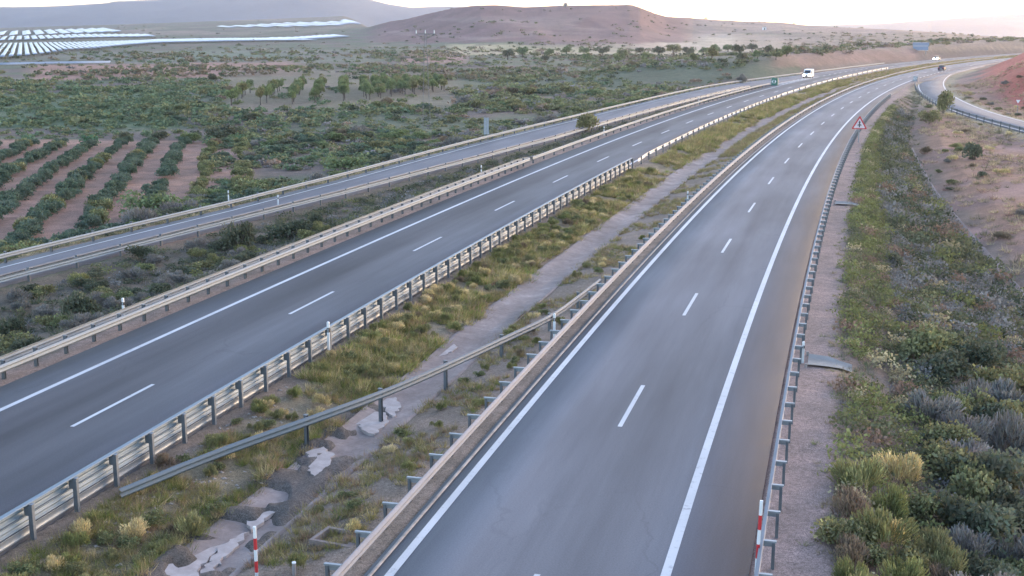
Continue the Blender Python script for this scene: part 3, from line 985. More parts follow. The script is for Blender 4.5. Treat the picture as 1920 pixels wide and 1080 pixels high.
# --- slip road rails
g = empty('guardrail')
S = np.arange(15, 290, 3.0)
sweep('near_beam', road_path(S, lambda s: ON(s) + .35, ZR), wprof(.34, .31), M_PALE, g, flip=True)
sweep('far_beam', road_path(S, lambda s: ON(s) - .25, ZR), wprof(.34, .31), M_STEEL_D, g, flip=False)  # dark steel here: shade on the beam's back put into its colour
bolt_posts(g, post_mesh('post', M_STEEL_D, .72, .14, (.42, .60), .1, .14), np.arange(16, 290, 4.0), lambda s: ON(s) + .12, +1, ZR)
tag(g, 'pale guardrail with dark posts between the slip road and the shrub strip', 'guardrail')
g = empty('guardrail')
S = np.arange(15, 470, 3.0)
sweep('beam', road_path(S, lambda s: OF(s) - .15, ZR), wprof(.36, .31), M_CREAM, g, flip=False)
bolt_posts(g, post_mesh('post', M_STEEL_D, .70, .1, (.42, .60), .1, .14), np.arange(16, 380, 4.0), lambda s: OF(s) - .36, -1, ZR)
tag(g, 'pale guardrail on the field side of the left slip road', 'guardrail')
# right slip road rail (camera side)
g = empty('guardrail')
Pr = RAMP[2:26].copy()
tg = np.gradient(Pr[:, :2], axis=0); tg /= np.linalg.norm(tg, axis=1)[:, None]
Pr[:, :2] += np.stack([-tg[:, 1], tg[:, 0]], -1) * 3.4
sweep('beam', Pr, wprof(.40, .31), M_STEEL_D, g, flip=True)
pm = post_mesh('post', M_STEEL_D, .72, .08, (.42, .62))
L = np.concatenate([[0], np.cumsum(np.linalg.norm(np.diff(Pr[:, :2], axis=0), axis=1))])
for l in np.arange(1, L[-1], 4.0):
    link('post', pm, g, (float(np.interp(l, L, Pr[:, 0])) - .1, float(np.interp(l, L, Pr[:, 1])), float(np.interp(l, L, Pr[:, 2]))), math.radians(165))
tag(g, 'thin dark guardrail beside the right slip road below the red bank', 'guardrail')

# ------------------------------------------------------------------ road furniture
def delineator(loc, label, rz=0, h=1.05, scale=1.0, dark=True):
    e = empty('delineator_post', loc, rz)
    MB().prism([(-.05, -.04), (.05, -.04), (.04, .04), (-.04, .04)], 'z', -.2, h).build('post_body', M_WHITE, e)
    MB().box(-.054, .054, -.044, .044, h * .70, h * .84).build('black_band', M_BLACK, e)
    MB().box(-.025, .025, -.05, -.0445, h * .72, h * .82).build('reflector', M_GREYBACK, e)
    MB().box(-.052, .052, -.042, .042, h + .001, h + .03, .6).build('cap', M_WHITE, e)
    e.scale = (scale,) * 3
    tag(e, label, 'delineator', 'roadside delineators')
    return e
def on_ground(px, py):
    p = hit(px, py)[0]
    return (float(p[0]), float(p[1]), float(p[2]))
def striped_pole(loc, label, h, lean=(0, 0)):
    e = empty('striped_pole', loc)
    n = 5
    for k in range(n):
        m = M_RED if k % 2 == 1 else M_WHITE
        MB().cyl((0, 0), .042, .042, 'z', h * k / n + .001 - (.2 if k == 0 else 0), h * (k + 1) / n, 12).build('red_band' if k % 2 else 'white_band', m, e)
    e.rotation_euler = (lean[0], lean[1], 0)
    tag(e, label, 'marker pole', 'red and white marker poles')
x, y = px_at(482, 1094, -.35)
striped_pole((x, y, -.35), 'red and white striped pole standing in the weedy median', 1.48)
x, y = A(44.6, 60.50)
striped_pole((float(x), float(y), 0), 'red and white striped pole against the right-hand guardrail', 1.85, (0, .03))
for s, o, z, lab, h in ((61.3, 42.5, 0, 'white delineator fixed to the tall median guardrail beside the weeds', 1.35), (65, 30.95, -.1, 'white delineator behind the nearest stretch of the cream double guardrail', 1.0),
                     (66.8, 50.55, -.05, 'black and white delineator in the median where the crossing rail joins', 1.0), (65.2, 60.95, 0, 'delineator behind the right guardrail beside the pale drain chute', .8),
                     (121, 31.0, -.1, 'white delineator behind the cream double guardrail just before its bend', 1.15), (167, 31.6, -.1, 'white delineator at the single cream guardrail past the bend', 1.1),
                     (230, 32.0, -.1, 'farthest white delineator at the cream guardrail, near the gore', 1.3), (110, 50.55, -.05, 'small delineator far up the median beside the dusty guardrail', .9)):
    x, y = A(s, o)
    delineator((float(x), float(y), z), lab, -float(np.interp(s, _S, _H)), h)
for (px, py, lab, h) in ((522, 390, 'white delineator on the camera side of the slip road below the large round bush', 1.0), (429, 381, 'white delineator on the field side of the slip road', 1.0)):
    p = px_at(px, py, -1.0)
    delineator((p[0], p[1], -1.0), lab, 0, h)
x, y = px_at(552, 1078, -.2)
e = empty('marker_stub', (x, y, -.25)); MB().cyl((0, 0), .05, .05, 'z', -.1, .36, 8).build('stub_post', M_CONC, e); MB().cyl((0, 0), .056, .05, 'z', .361, .39, 8).build('cap', M_WHITE, e)
tag(e, 'short pale concrete stub in the weeds near the drain pit', 'marker')

# warning triangle
def tri(w, top, base, cut=.06):
    """rounded triangle outline in x,z"""
    pts = [(-w / 2, base), (w / 2, base), (0, top)]
    out = []
    for i in range(3):
        a, b, c = (np.array(pts[(i + k) % 3]) for k in (-1, 0, 1))
        out.append(tuple(b + (a - b) * cut)); out.append(tuple(b + (c - b) * cut))
    return out
def warning_sign():
    s = 166
    x, y = A(s, 61.35)
    e = empty('warning_sign', (float(x), float(y), -.03), -.12)
    MB().box(-.05, .05, .02, .07, -.2, 1.75).build('post', M_STEEL, e)
    b = MB().prism(tri(1.75, 3.05, 1.52), 'y', -.02, .015).build('sign_plate', M_RED, e)
    w = MB().prism(tri(1.30, 2.74, 1.63, .05), 'y', -.030, -.0205).build('white_face', plain_mat('sign_white', (.55, .48, .49), .5, 0, .05), b)
    m = MB()
    m.prism([(-.06, 1.72), (.06, 1.72), (.06, 2.25), (.13, 2.25), (0, 2.50), (-.13, 2.25), (-.06, 2.25)], 'y', -.036, -.0305)
    m.prism([(-.22, 1.90), (-.065, 1.94), (-.065, 2.06), (-.22, 2.02)], 'y', -.036, -.0305)
    m.prism([(.22, 1.90), (.065, 1.94), (.065, 2.06), (.22, 2.02)], 'y', -.036, -.0305)
    m.build('black_symbol', M_BLACK, b)
    tag(e, 'red bordered triangular warning sign on a post beside the right guardrail', 'road sign')
warning_sign()

def sign_back():
    p = on_ground(912, 266)
    e = empty('sign_board', p, .1)
    MB().box(-.30, -.012, -.02, .02, .9, 2.9).build('panel', M_GREYBACK, e)
    MB().box(.012, .30, -.02, .02, .9, 2.9).build('panel', M_GREYBACK, e)
    MB().box(-.22, -.15, .021, .07, -.2, 2.8).build('post', M_STEEL, e)
    MB().box(.15, .22, .021, .07, -.2, 2.8).build('post', M_STEEL, e)
    tag(e, 'upright grey sign board of two panels beyond the left slip road', 'road sign')
sign_back()

def small_sign(px, py, label):
    p = on_ground(px, py)
    e = empty('give_way_sign', p, -.3)
    MB().box(-.04, .04, .02, .07, -.2, 2.2).build('post', M_STEEL, e)
    b = MB().prism([(-.55, 2.55), (.55, 2.55), (0, 1.6)], 'y', -.02, .018).build('sign_plate', M_RED, e)
    MB().prism([(-.40, 2.47), (.40, 2.47), (0, 1.78)], 'y', -.03, -.0205).build('white_face', M_WHITE, b)
    tag(e, label, 'road sign')
small_sign(1907, 214, 'small pale triangular sign below the red bank by the right slip road')

def direction_sign():
    x, y = A(590, 14.5)
    z = float(T(np.array([float(x)]), np.array([float(y)]))[0])
    e = empty('direction_sign', (float(x), float(y), z), -.25)
    base = .5
    MB().box(-3.3, 3.3, -.05, .05, base + 1.85, base + 3.3).build('upper_panel', M_BLUE, e)
    MB().box(-3.1, 3.1, -.05, .05, base, base + 1.75).build('lower_panel', M_BLUE, e)
    for xx in (-2.2, 2.2):
        MB().box(xx - .12, xx + .12, .051, .25, -3.5, base + 3.2).build('post', M_STEEL, e)
    for zz in (base + 1.9, base + 3.22, base + .02, base + 1.68):
        MB().box(-3.0, 3.0, -.06, -.0505, zz, zz + .06).build('white_border', M_WHITE, e)
    tag(e, 'large pale blue direction sign of two stacked panels above the far road', 'road sign')
direction_sign()

def gore_marker(s, o, label, mat, sc_=1.0):
    x, y = A(s, o)
    e = empty('gore_marker', (float(x), float(y), 0.02), -float(np.interp(s, _S, _H)))
    V = MB()
    n = 14
    pts = [(.75 * math.cos(math.pi * i / n - math.pi), .75 * math.sin(math.pi * i / n - math.pi)) for i in range(n + 1)] + [(.75, .35), (-.75, .35)]
    V.prism([(a * sc_, b * sc_) for a, b in pts], 'z', 0, 1.35 * sc_)
    V.build('curved_body', mat, e)
    V = MB()
    pts = [(.70 * math.cos(math.pi * i / n - math.pi), .70 * math.sin(math.pi * i / n - math.pi)) for i in range(n + 1)] + [(.70, .3), (-.70, .3)]
    V.prism([(a * sc_, b * sc_) for a, b in pts], 'z', 1.351 * sc_, 1.62 * sc_)
    V.build('domed_top', mat, e)
    for sg in (-1, 1):
        m = MB().prism([(sg * .12 * sc_, .35 * sc_), (sg * .50 * sc_, .85 * sc_), (sg * .12 * sc_, 1.25 * sc_), (sg * .22 * sc_, .85 * sc_)], 'y', -.80 * sc_, -.70 * sc_)
        m.build('white_arrow', M_WHITE, e)
    tag(e, label, 'gore marker')
gore_marker(304, 32.9, 'dark green gore marker where the left slip road splits from the motorway', M_GREEN)
gore_marker(338, 59.6, 'grey gore marker on the nose where the right slip road joins', M_GREYBACK, .75)

# ------------------------------------------------------------------ vehicles
def car(s, o, facing, paint, label, lit):
    """facing -1: coming towards the viewpoint"""
    x, y = A(s, o)
    h = -float(np.interp(s, _S, _H))
    e = empty('car', (float(x), float(y), .03), h + (math.pi if facing < 0 else 0))
    # length along y, front at +y
    body = [(-2.1, .30), (2.05, .30), (2.15, .55), (2.05, .78), (1.05, .92), (-1.95, .95), (-2.15, .75)]
    MB().prism(body, 'x', -.88, .88).build('body', paint, e)
    cab = [(1.05, .925), (.30, 1.42), (-1.25, 1.45), (-1.95, .955)]
    MB().prism(cab, 'x', -.74, .74).build('cabin', M_GLASS, e)
    MB().prism([(.28, 1.425), (-1.24, 1.455), (-1.2, 1.49), (.25, 1.46)], 'x', -.72, .72).build('roof', paint, e)
    for yy in (-1.3, 1.3):
        for xx in (-.83, .66):
            w = MB().cyl((yy, .32), .32, .32, 'x', xx, xx + .2, 14).build('wheel', M_TYRE, e)
            MB().cyl((yy, .32), .18, .18, 'x', xx - .01, xx + .21, 10).build('hub_cap', M_GREYBACK, w)
    for xx in (-.62, .62):
        MB().box(xx - .22, xx + .22, 2.08, 2.22, .50, .76).build('headlight', M_LAMP if lit else M_WHITE, e)
        MB().box(xx - .18, xx + .18, -2.2, -2.1, .68, .86).build('tail_light', M_RED, e)
    MB().box(-.3, .3, -2.19, -2.12, .45, .58).build('number_plate', M_WHITE, e)
    tag(e, label, 'car')
    return e
c = car(533, 35.6, -1, M_CARGREY, 'car with blazing headlights coming down the far inbound lanes', True); 
c = car(716, 36.5, -1, M_CARGREY, 'most distant car with lit headlights at the right edge of the picture', True)
c = car(419, 57.2, 1, M_CARDARK, 'small dark car driving away on the far outbound lanes', False)

def van(s, o, label):
    x, y = A(s, o)
    h = -float(np.interp(s, _S, _H))
    e = empty('van', (float(x), float(y), .03), h + math.pi)
    body = [(-3.0, .40), (2.55, .40), (2.68, .75), (2.60, 1.10), (1.75, 1.32), (1.05, 2.25), (.6, 2.42), (-2.9, 2.45), (-3.02, 2.3)]
    MB().prism(body, 'x', -1.0, 1.0).build('body', M_TRUCKW, e)
    MB().prism([(1.72, 1.40), (1.12, 2.2), (1.15, 2.22), (1.76, 1.42)], 'x', -.85, .85).build('windscreen', M_GLASS, e)
    for sx in (-1, 1):
        MB().box(min(sx * 1.004, sx * 1.012), max(sx * 1.004, sx * 1.012), .3, 1.2, 1.35, 1.95).build('side_window', M_GLASS, e)
        MB().box(sx * 1.12 - .09, sx * 1.12 + .09, 1.35, 1.45, 1.3, 1.65).build('mirror', M_BLACK, e)
    for yy in (1.7, -1.9):
        for xx in (-1.02, .8):
            w = MB().cyl((yy, .36), .36, .36, 'x', xx, xx + .22, 16).build('wheel', M_TYRE, e)
            MB().cyl((yy, .36), .2, .2, 'x', xx - .01, xx + .23, 10).build('hub_cap', M_GREYBACK, w)
    for xx in (-.7, .7):
        MB().box(xx - .27, xx + .27, 2.6, 2.74, .72, 1.08).build('headlight', M_LAMP, e)
    MB().box(-.4, .4, 2.66, 2.71, .72, .95).build('grille', M_BLACK, e)
    MB().box(-.98, .98, 2.6, 2.72, .42, .60).build('bumper', M_BLACK, e)
    e.scale = (.88, .88, .88)
    tag(e, label, 'van')
van(346, 33.2, 'white van with lit headlights heading for the left slip road')

# ------------------------------------------------------------------ pylon, hilltop hut, far lamp shown as a hut
def pylon():
    p = on_ground(800, 238)
    D = math.hypot(p[0], p[1])
    e = empty('lattice_pylon', p, .2)
    Hh = 14.6
    mb = MB()
    w = lambda z: .5 * (1 - z / Hh) + .12
    for sx in (-1, 1):
        for sy in (-1, 1):
            mb.bar((sx * w(0), sy * w(0), -.3), (sx * w(Hh), sy * w(Hh), Hh), 0.022)
    zz = np.linspace(0, Hh, 13)
    for a, b in zip(zz[:-1], zz[1:]):
        for sx in (-1, 1):
            mb.bar((sx * w(a), -w(a), a), (sx * w(b), w(b), b), .007)
            mb.bar((-w(a), sx * w(a), a), (w(b), sx * w(b), b), .007)
    mb.build('lattice_mast', M_MAST, e)
    m2 = MB()
    for z_, L_ in ((Hh - .3, 1.5),):
        m2.box(-L_, L_, -.06, .06, z_, z_ + .12)
        for sx in (-1, 1): m2.bar((sx * L_, 0, z_), (0, 0, z_ - .8), .03)
    m2.build('crossarm', M_MAST, e)
    for sx in (-1.4, 0, 1.4):
        MB().cyl((sx, 0), .09, .06, 'z', Hh - .18, Hh + .35, 8).build('insulator', M_WHITE, e)
    tag(e, 'thin grey lattice power pylon standing in the scrub behind the orchard rows', 'pylon')
pylon()
def hut(px, py, w, h, label, mat, name='stone_hut'):
    p = on_ground(px, py)
    e = empty(name, p, 0)
    MB().box(-w / 2, w / 2, -w / 2, w / 2, -2, h).build('wall', mat, e)
    MB().prism([(-w * .56, h + .01), (w * .56, h + .01), (0, h + w * .28)], 'y', -w * .55, w * .55).build('roof', M_STONE, e)
    MB().box(-.45, .45, -w / 2 - .03, -w / 2 - .003, 0, 2.0).build('door', M_BARK, e)
    tag(e, label, 'hut')
hut(1060, 12.5, 4.2, 3.0, 'tiny stone hut on the skyline of the flat-topped hill', M_STONE)
hut(1433, 56, 3.4, 2.6, 'white hut in place of a lit lamp, far hillside right of the flat-topped hill', M_WHITE, 'lamp_stand_in_hut')  # white-walled hut stands in for a lit lamp at a far house

# ------------------------------------------------------------------ solar farm
HD = math.radians(-21)
hdv = np.array([math.sin(HD), math.cos(HD)]); pv = np.array([math.cos(HD), -math.sin(HD)])
def solar_row(p0, L, w, tilt, label, group, parts):
    """row starting at p0 running along hdv for L metres"""
    n = max(2, int(L / 40) + 1)
    t = np.linspace(0, L, n)
    X, Y = p0[0] + hdv[0] * t, p0[1] + hdv[1] * t
    Z = T(X, Y) + 1.5
    base = np.array([p0[0], p0[1], Z[0] - 1.5])
    ct, st = math.cos(tilt) * w / 2, math.sin(tilt) * w / 2
    V = []
    for x, y, z in zip(X, Y, Z):
        for sx, th in ((-1, 0), (1, 0), (1, -.06), (-1, -.06)):
            V.append((x + pv[0] * sx * ct - base[0], y + pv[1] * sx * ct - base[1], z + sx * st + th - base[2]))
    Fq = []
    for i in range(n - 1):
        for j in range(4):
            Fq.append((i * 4 + j, i * 4 + (j + 1) % 4, i * 4 + 4 + (j + 1) % 4, i * 4 + 4 + j))
    Fq += [(3, 2, 1, 0), ((n - 1) * 4, (n - 1) * 4 + 1, (n - 1) * 4 + 2, (n - 1) * 4 + 3)]
    me = np_mesh('panel_table', V, Fq, M_PANEL)
    if parts:
        e = empty('solar_row', base)
        link('panel_table', me, e)
        mb = MB()
        for tt in np.arange(2, L, 14):
            x, y = hdv * tt
            z = np.interp(tt, t, Z) - base[2]
            mb.box(x - .08, x + .08, y - .08, y + .08, z - 1.9, z - .1)
        tag(mb.build('support_posts', M_STEEL_D, e), kind='stuff')
    else:
        e = link('solar_row', me, None, base)
    tag(e, label, 'solar panels', group)
def solar_block(front, back, pitch, w, label, group, tilt=.16, parts=False, zoff=0):
    """front/back: pixel outlines of the block's near and far edge"""
    f = hit(*np.array(front, float).T)[:, :2]; b = hit(*np.array(back, float).T)[:, :2]
    cf, cb = f @ pv, b @ pv
    af, ab = f @ hdv, b @ hdv
    i, j = np.argsort(cf), np.argsort(cb)
    for c in np.arange(max(cf.min(), cb.min() - 1e9), cf.max(), pitch):
        a0 = np.interp(c, cf[i], af[i]); a1 = np.interp(c, cb[j], ab[j])
        if a1 - a0 < 8: continue
        p0 = pv * c + hdv * a0
        solar_row(p0, a1 - a0, w, tilt, label, group, parts)
solar_block([(-30, 115), (18, 112), (60, 108), (120, 98), (177, 95), (237, 88), (300, 83), (420, 80.5), (600, 78)], [(-60, 85), (60, 83), (150, 81.5), (237, 79), (300, 76), (420, 74.5), (600, 72.5)], 3.75, 2.2,
            'long bright solar row in the nearest block', 'solar rows, nearest block', .14, True)
solar_block([(550, 77.5), (600, 75), (660, 71)], [(550, 72), (600, 68.5), (660, 66)], 8.0, 4.6, 'short solar row at the right tip', 'solar rows, right tip')
solar_block([(-30, 79), (60, 77), (150, 73), (250, 71.5), (300, 70)], [(-60, 71), (60, 69), (150, 66), (250, 66), (300, 66.5)], 7.5, 5.0, 'solar row behind the nearest block', 'solar rows, middle block')
solar_block([(-30, 69), (100, 65.5), (230, 61)], [(-60, 60), (100, 57), (230, 53)], 16, 10.5, 'very distant solar row below the mountain', 'solar rows, far block')
solar_block([(440, 53), (560, 52), (640, 49.5), (675, 47)], [(440, 49.5), (500, 46), (560, 43), (640, 41), (675, 40)], 22, 8, 'distant solar row beside the flat-topped hill', 'solar rows by the hill')
# the single row lying across the view, in front of the block
def cross_row():
    P = hit(np.array([-60, 20, 80, 140, 206.0]), np.array([125.5, 123.5, 122.0, 121.0, 120.0]))
    e = empty('solar_row', P[0])
    Pl = P - P[0]
    V = []
    for p in Pl:
        V += [(p[0], p[1], p[2] + .5), (p[0], p[1], p[2] + .56), (p[0] - .1, p[1] + 2.0, p[2] + 1.3), (p[0] - .1, p[1] + 2.0, p[2] + 1.24)]
    n = len(P)
    Fq = [(i * 4 + j, i * 4 + (j + 1) % 4, i * 4 + 4 + (j + 1) % 4, i * 4 + 4 + j) for i in range(n - 1) for j in range(4)]
    Fq += [(3, 2, 1, 0), tuple((n - 1) * 4 + k for k in range(4))]
    link('panel_table', np_mesh('panel_table', V, Fq, M_PANEL), e)
    mb = MB()
    for k in np.linspace(0, n - 1, 24):
        x, y, z = (np.interp(k, range(n), Pl[:, c]) for c in range(3))
        mb.box(x - .06, x + .06, y + .9, y + 1.02, z - .4, z + .85)
    tag(mb.build('support_posts', M_STEEL_D, e), kind='stuff')
    tag(e, 'single white solar row lying across the scrub in front of the block', 'solar panels')
cross_row()

# ------------------------------------------------------------------ plants
def leaf_cloud(n, seed, kind):
    """leaves of one plant about 1 unit in radius and 1 unit tall; returns V, F, brightness"""
    r = np.random.default_rng(seed)
    nb = {'dark': 9, 'vine': 8, 'tree': 11, 'olive': 9}.get(kind, 8)
    ang = r.uniform(0, 2 * np.pi, nb); rad = np.sqrt(r.uniform(0, 1, nb)) * .62
    cz = r.uniform(.25, .62, nb) * (1 - .35 * rad)
    cb = np.stack([rad * np.cos(ang), rad * np.sin(ang), cz], -1)
    rb = r.uniform(.26, .46, nb)
    bb = r.uniform(.72, 1.28, nb)
    k = r.integers(0, nb, n)
    d = r.normal(size=(n, 3)); d /= np.linalg.norm(d, axis=1)[:, None]
    d[:, 2] = np.where(d[:, 2] < -.35, -d[:, 2], d[:, 2])
    q = r.uniform(0, 1, n) ** .38
    spiky = kind in ('green', 'grey', 'straw', 'brown')
    c = cb[k] + d * (rb[k] * q * (1 if not spiky else 1))[:, None]
    if spiky:
        # twigs that fan out from the base
        c[:, 2] *= 1.15
        dirn = c * np.array([.9, .9, 1]) + np.array([0, 0, .35]) + r.normal(size=(n, 3)) * .28
        l, w = r.uniform(.13, .26, n), r.uniform(.018, .036, n)
    else:
        dirn = d * .7 + r.normal(size=(n, 3)) * .7
        l, w = r.uniform(.07, .13, n), r.uniform(.045, .08, n)
    dirn /= np.linalg.norm(dirn, axis=1)[:, None] + 1e-9
    side = np.cross(dirn, r.normal(size=(n, 3))); side /= np.linalg.norm(side, axis=1)[:, None] + 1e-9
    c[:, 2] = np.maximum(c[:, 2], .03)
    a = c - dirn * (l / 2)[:, None]; b = c + dirn * (l / 2)[:, None]
    s2 = side * (w / 2)[:, None]
    V = np.stack([a - s2 * .7, a + s2 * .7, b + s2, b - s2], 1).reshape(-1, 3)
    Fq = np.arange(4 * n).reshape(-1, 4)
    br = bb[k] * r.uniform(.75, 1.25, n)
    col = np.stack([br * r.uniform(.92, 1.1, n), br, br * r.uniform(.85, 1.1, n)], -1)
    if kind in ('green', 'olive', 'straw'):
        tip = r.random(n) < .10
        col[tip] = col[tip] * np.array([1.7, 1.6, 1.5])
    return V, Fq, np.repeat(col, 4, 0)

VAR = 4
ORD = 'first second third fourth fifth sixth seventh eighth ninth tenth eleventh twelfth thirteenth fourteenth'.split()
PLANT = {}
for kind, n in (('green', 1500), ('dark', 1300), ('grey', 1500), ('olive', 1300), ('straw', 1100), ('vine', 1200), ('brown', 1200), ('tree', 1300)):
    for v in range(VAR):
        V, Fq, col = leaf_cloud(n, 100 * (1 + list(M_FOL).index(kind)) + v, kind)
        PLANT[kind, v] = np_mesh('foliage', V, Fq, M_FOL[kind], col)
def stem_mesh(seed):
    r = random.Random(seed)
    mb = MB()
    for k in range(5):
        a = r.uniform(0, 6.28); q = r.uniform(.1, .45)
        mb.bar((0, 0, -.1), (q * math.cos(a), q * math.sin(a), r.uniform(.3, .6)), .018, 4)
    return mb.mesh('stem', M_BARK)
STEM = [stem_mesh(k) for k in range(3)]

LAB = {}
def shrub(p, size, kind, label, group=None, hz=1.0, name='shrub', stem=False, v=None):
    v = random.randrange(VAR) if v is None else v
    rz = random.uniform(0, 6.28)
    scl = (size * random.uniform(.9, 1.12), size * random.uniform(.9, 1.12), size * hz * random.uniform(.88, 1.12))
    if stem:
        e = empty(name, (float(p[0]), float(p[1]), float(p[2]) - .03), rz)
        e.scale = scl
        link('crown', PLANT[kind, v], e)
        link('stem', STEM[v % 3], e)
    else:
        e = link(name, PLANT[kind, v], None, (float(p[0]), float(p[1]), float(p[2]) - .03), rz, scl)
    tag(e, label, 'shrub' if name != 'vine_bush' else 'bush', group)
    return e

def trunk_mesh(seed):
    r = random.Random(seed)
    mb = MB()
    mb.cyl((0, 0), .09, .06, 'z', -.1, .5, 8)
    for k in range(5):
        a = 6.28 * k / 5 + r.uniform(-.4, .4); q = r.uniform(.25, .5)
        mb.bar((0, 0, .42), (q * math.cos(a), q * math.sin(a), r.uniform(.75, 1.0)), .03, 5)
    return mb.mesh('trunk', M_BARK)
TRUNK = [trunk_mesh(k) for k in range(3)]
def tree(p, h, w, kind, label, group=None, name='orchard_tree', lift=.32):
    """h total height, w crown radius"""
    v = random.randrange(VAR)
    e = empty(name, (float(p[0]), float(p[1]), float(p[2])), random.uniform(0, 6.28))
    link('trunk', TRUNK[v % 3], e, scale=(w, w, h * .75))
    link('crown', PLANT[kind, v], e, (0, 0, h * lift), 0, (w, w, h * (1 - lift)))
    tag(e, label, 'tree', group)
    return e

# --- stuff: many small plants joined into one mesh
def small_plants(name, P, size, cols, label, n_leaf=26, spiky=True, seed=1, hz=1.0, leaf=1.0):
    """P (n,3), size (n,), cols (n,3)"""
    r = np.random.default_rng(seed)
    n = len(P)
    if n == 0: return
    m = n_leaf
    az = r.uniform(0, 2 * np.pi, (n, m)); el = r.uniform(.15, 1.0, (n, m)) ** .7 * 1.5
    q = r.uniform(.45, 1.0, (n, m))
    base = np.stack([np.cos(az), np.sin(az), 0 * az], -1) * (r.uniform(0, .55, (n, m)))[..., None]
    dirn = np.stack([np.cos(az) * np.cos(el), np.sin(az) * np.cos(el), np.sin(el)], -1)
    dirn += r.normal(size=dirn.shape) * .15
    if spiky:
        L = q * r.uniform(.7, 1.15, (n, m)); W = r.uniform(.03, .065, (n, m)) * leaf
        a = base; b = base * 1.1 + dirn * L[..., None]
    else:
        L = r.uniform(.22, .42, (n, m)) * leaf; W = L * r.uniform(.6, .9, (n, m))
        c = base * .8 + dirn * (q * .75)[..., None]
        dd = r.normal(size=dirn.shape); dd /= np.linalg.norm(dd, axis=-1)[..., None]
        a = c - dd * (L / 2)[..., None]; b = c + dd * (L / 2)[..., None]
    side = np.cross(b - a, r.normal(size=dirn.shape)); side /= np.linalg.norm(side, axis=-1)[..., None] + 1e-9
    s2 = side * (W / 2)[..., None]
    if spiky:
        V = np.stack([a - s2, a + s2, b], 2); k = 3
    else:
        V = np.stack([a - s2, a + s2, b + s2, b - s2], 2); k = 4
    V[..., 2] *= hz
    V = V * size[:, None, None, None] + P[:, None, None, :]
    br = r.uniform(.7, 1.3, (n, m))
    col = cols[:, None, None, :] * br[..., None, None] * np.ones((1, 1, k, 1))
    V = V.reshape(-1, 3); Fq = np.arange(len(V)).reshape(-1, k)
    me = np_mesh(name, V, Fq, M_STUFF, col.reshape(-1, 3))
    tag(link(name, me), label, 'grass' if spiky else 'shrubs', kind='stuff')

def scatter_so(n, s0, s1, o0, o1, bias=1.0):
    """points in road coordinates, denser where near"""
    s = s0 + (s1 - s0) * rng.random(n) ** bias
    lo = o0(s) if callable(o0) else o0; hi = o1(s) if callable(o1) else o1
    o = lo + (hi - lo) * rng.random(n)
    x, y = A(s, o)
    return s, o, x, y
def pick(cols, w, n):
    c = np.array(cols); return c[rng.choice(len(cols), n, p=np.array(w) / sum(w))]

GRASS = [(.15, .145, .05), (.22, .18, .07), (.32, .26, .13), (.115, .14, .035), (.21, .14, .085), (.17, .14, .085)]
# median, inbound side: dense yellow-green weeds
s, o, x, y = scatter_so(11000, 58, 335, 42.75, lambda s: 45.9 + (fbm(s / 4, s * 0 + 2, 3) - .5) * 1.3, 1.55)
den = fbm(x / 3 + 40, y / 3, 3)
k = den > .36
s, o, x, y = s[k], o[k], x[k], y[k]
c = 1.08 * pick(GRASS, [3.4, 3.0, 1.7, 2.2, 1.3, 1.6], len(x)) * (.4 + 1.2 * fbm(x / .8, y / .8, 2))[:, None]
sz = rng.uniform(.25, .52, len(x)) * (1 + .6 * (s > 150))
small_plants('grass', np.stack([x, y, T(x, y)], -1), sz, c, 'dense yellow-green weeds between the inbound guardrail and the median channel', 34, True, 11, 1.0, 1.15)
# median, near part: patchy weeds on stony ground
s, o, x, y = scatter_so(3400, 30, 66, 42.7, 45.9)
k = fbm(x / 2.1 + 8, y / 2.1, 3) > .49
x, y = x[k], y[k]
c = .95 * pick(GRASS, [2.6, 1.6, 1.5, 2.8, 1.5, 1.6], len(x))
small_plants('grass', np.stack([x, y, T(x, y)], -1), rng.uniform(.16, .42, len(x)), c, 'patchy weeds on the stony near part of the median', 40, True, 12, 1.0, .8)
# median, outbound side
s, o, x, y = scatter_so(8200, 33, 335, lambda s: 47.75 + (fbm(s / 4, s * 0 + 7, 3) - .5) * .9, 50.3, 1.5)
k = fbm(x / 2.6 + 3, y / 2.6, 3) > .44
s, x, y = s[k], x[k], y[k]
c = pick(GRASS, [2.2, 2.5, 2, .8, 2.0, 2], len(x)) * .92
small_plants('grass', np.stack([x, y, T(x, y)], -1), rng.uniform(.16, .38, len(x)) * (1 + .5 * (s > 150)), c, 'sparse dry grass between the median channel and the dusty guardrail', 30, True, 13, 1.0, 1.0)
# right verge edge and embankment ground cover
s, o, x, y = scatter_so(9000, 36, 300, 62.2, lambda s: TOE(s) + 1, 1.6)
k = fbm(x / 2.4 + 21, y / 2.4, 3) > .44
s, o, x, y = s[k], o[k], x[k], y[k]
c = pick([(.11, .12, .06), (.20, .175, .10), (.13, .13, .12), (.16, .11, .08), (.08, .10, .045), (.36, .31, .20)], [3, 2, 3, 2, 3, .7], len(x))
small_plants('grass', np.stack([x, y, T(x, y)], -1), rng.uniform(.2, .5, len(x)), c, 'dry ground cover between the shrubs of the right embankment', 24, True, 14, .8, 1.1)
# tufts creeping on to the gravel
s, o, x, y = scatter_so(900, 38, 240, 61.5, 62.6, 1.3)
k = rng.random(len(x)) < ((o - 61.4) / 1.2) ** 1.6
x, y = x[k], y[k]
small_plants('grass', np.stack([x, y, T(x, y)], -1), rng.uniform(.12, .36, len(x)), pick([(.13, .14, .06), (.20, .17, .09), (.16, .13, .08)], [2, 2, 1], len(x)), 'small tufts growing out of the gravel verge', 30, True, 17, .9, 1.0)
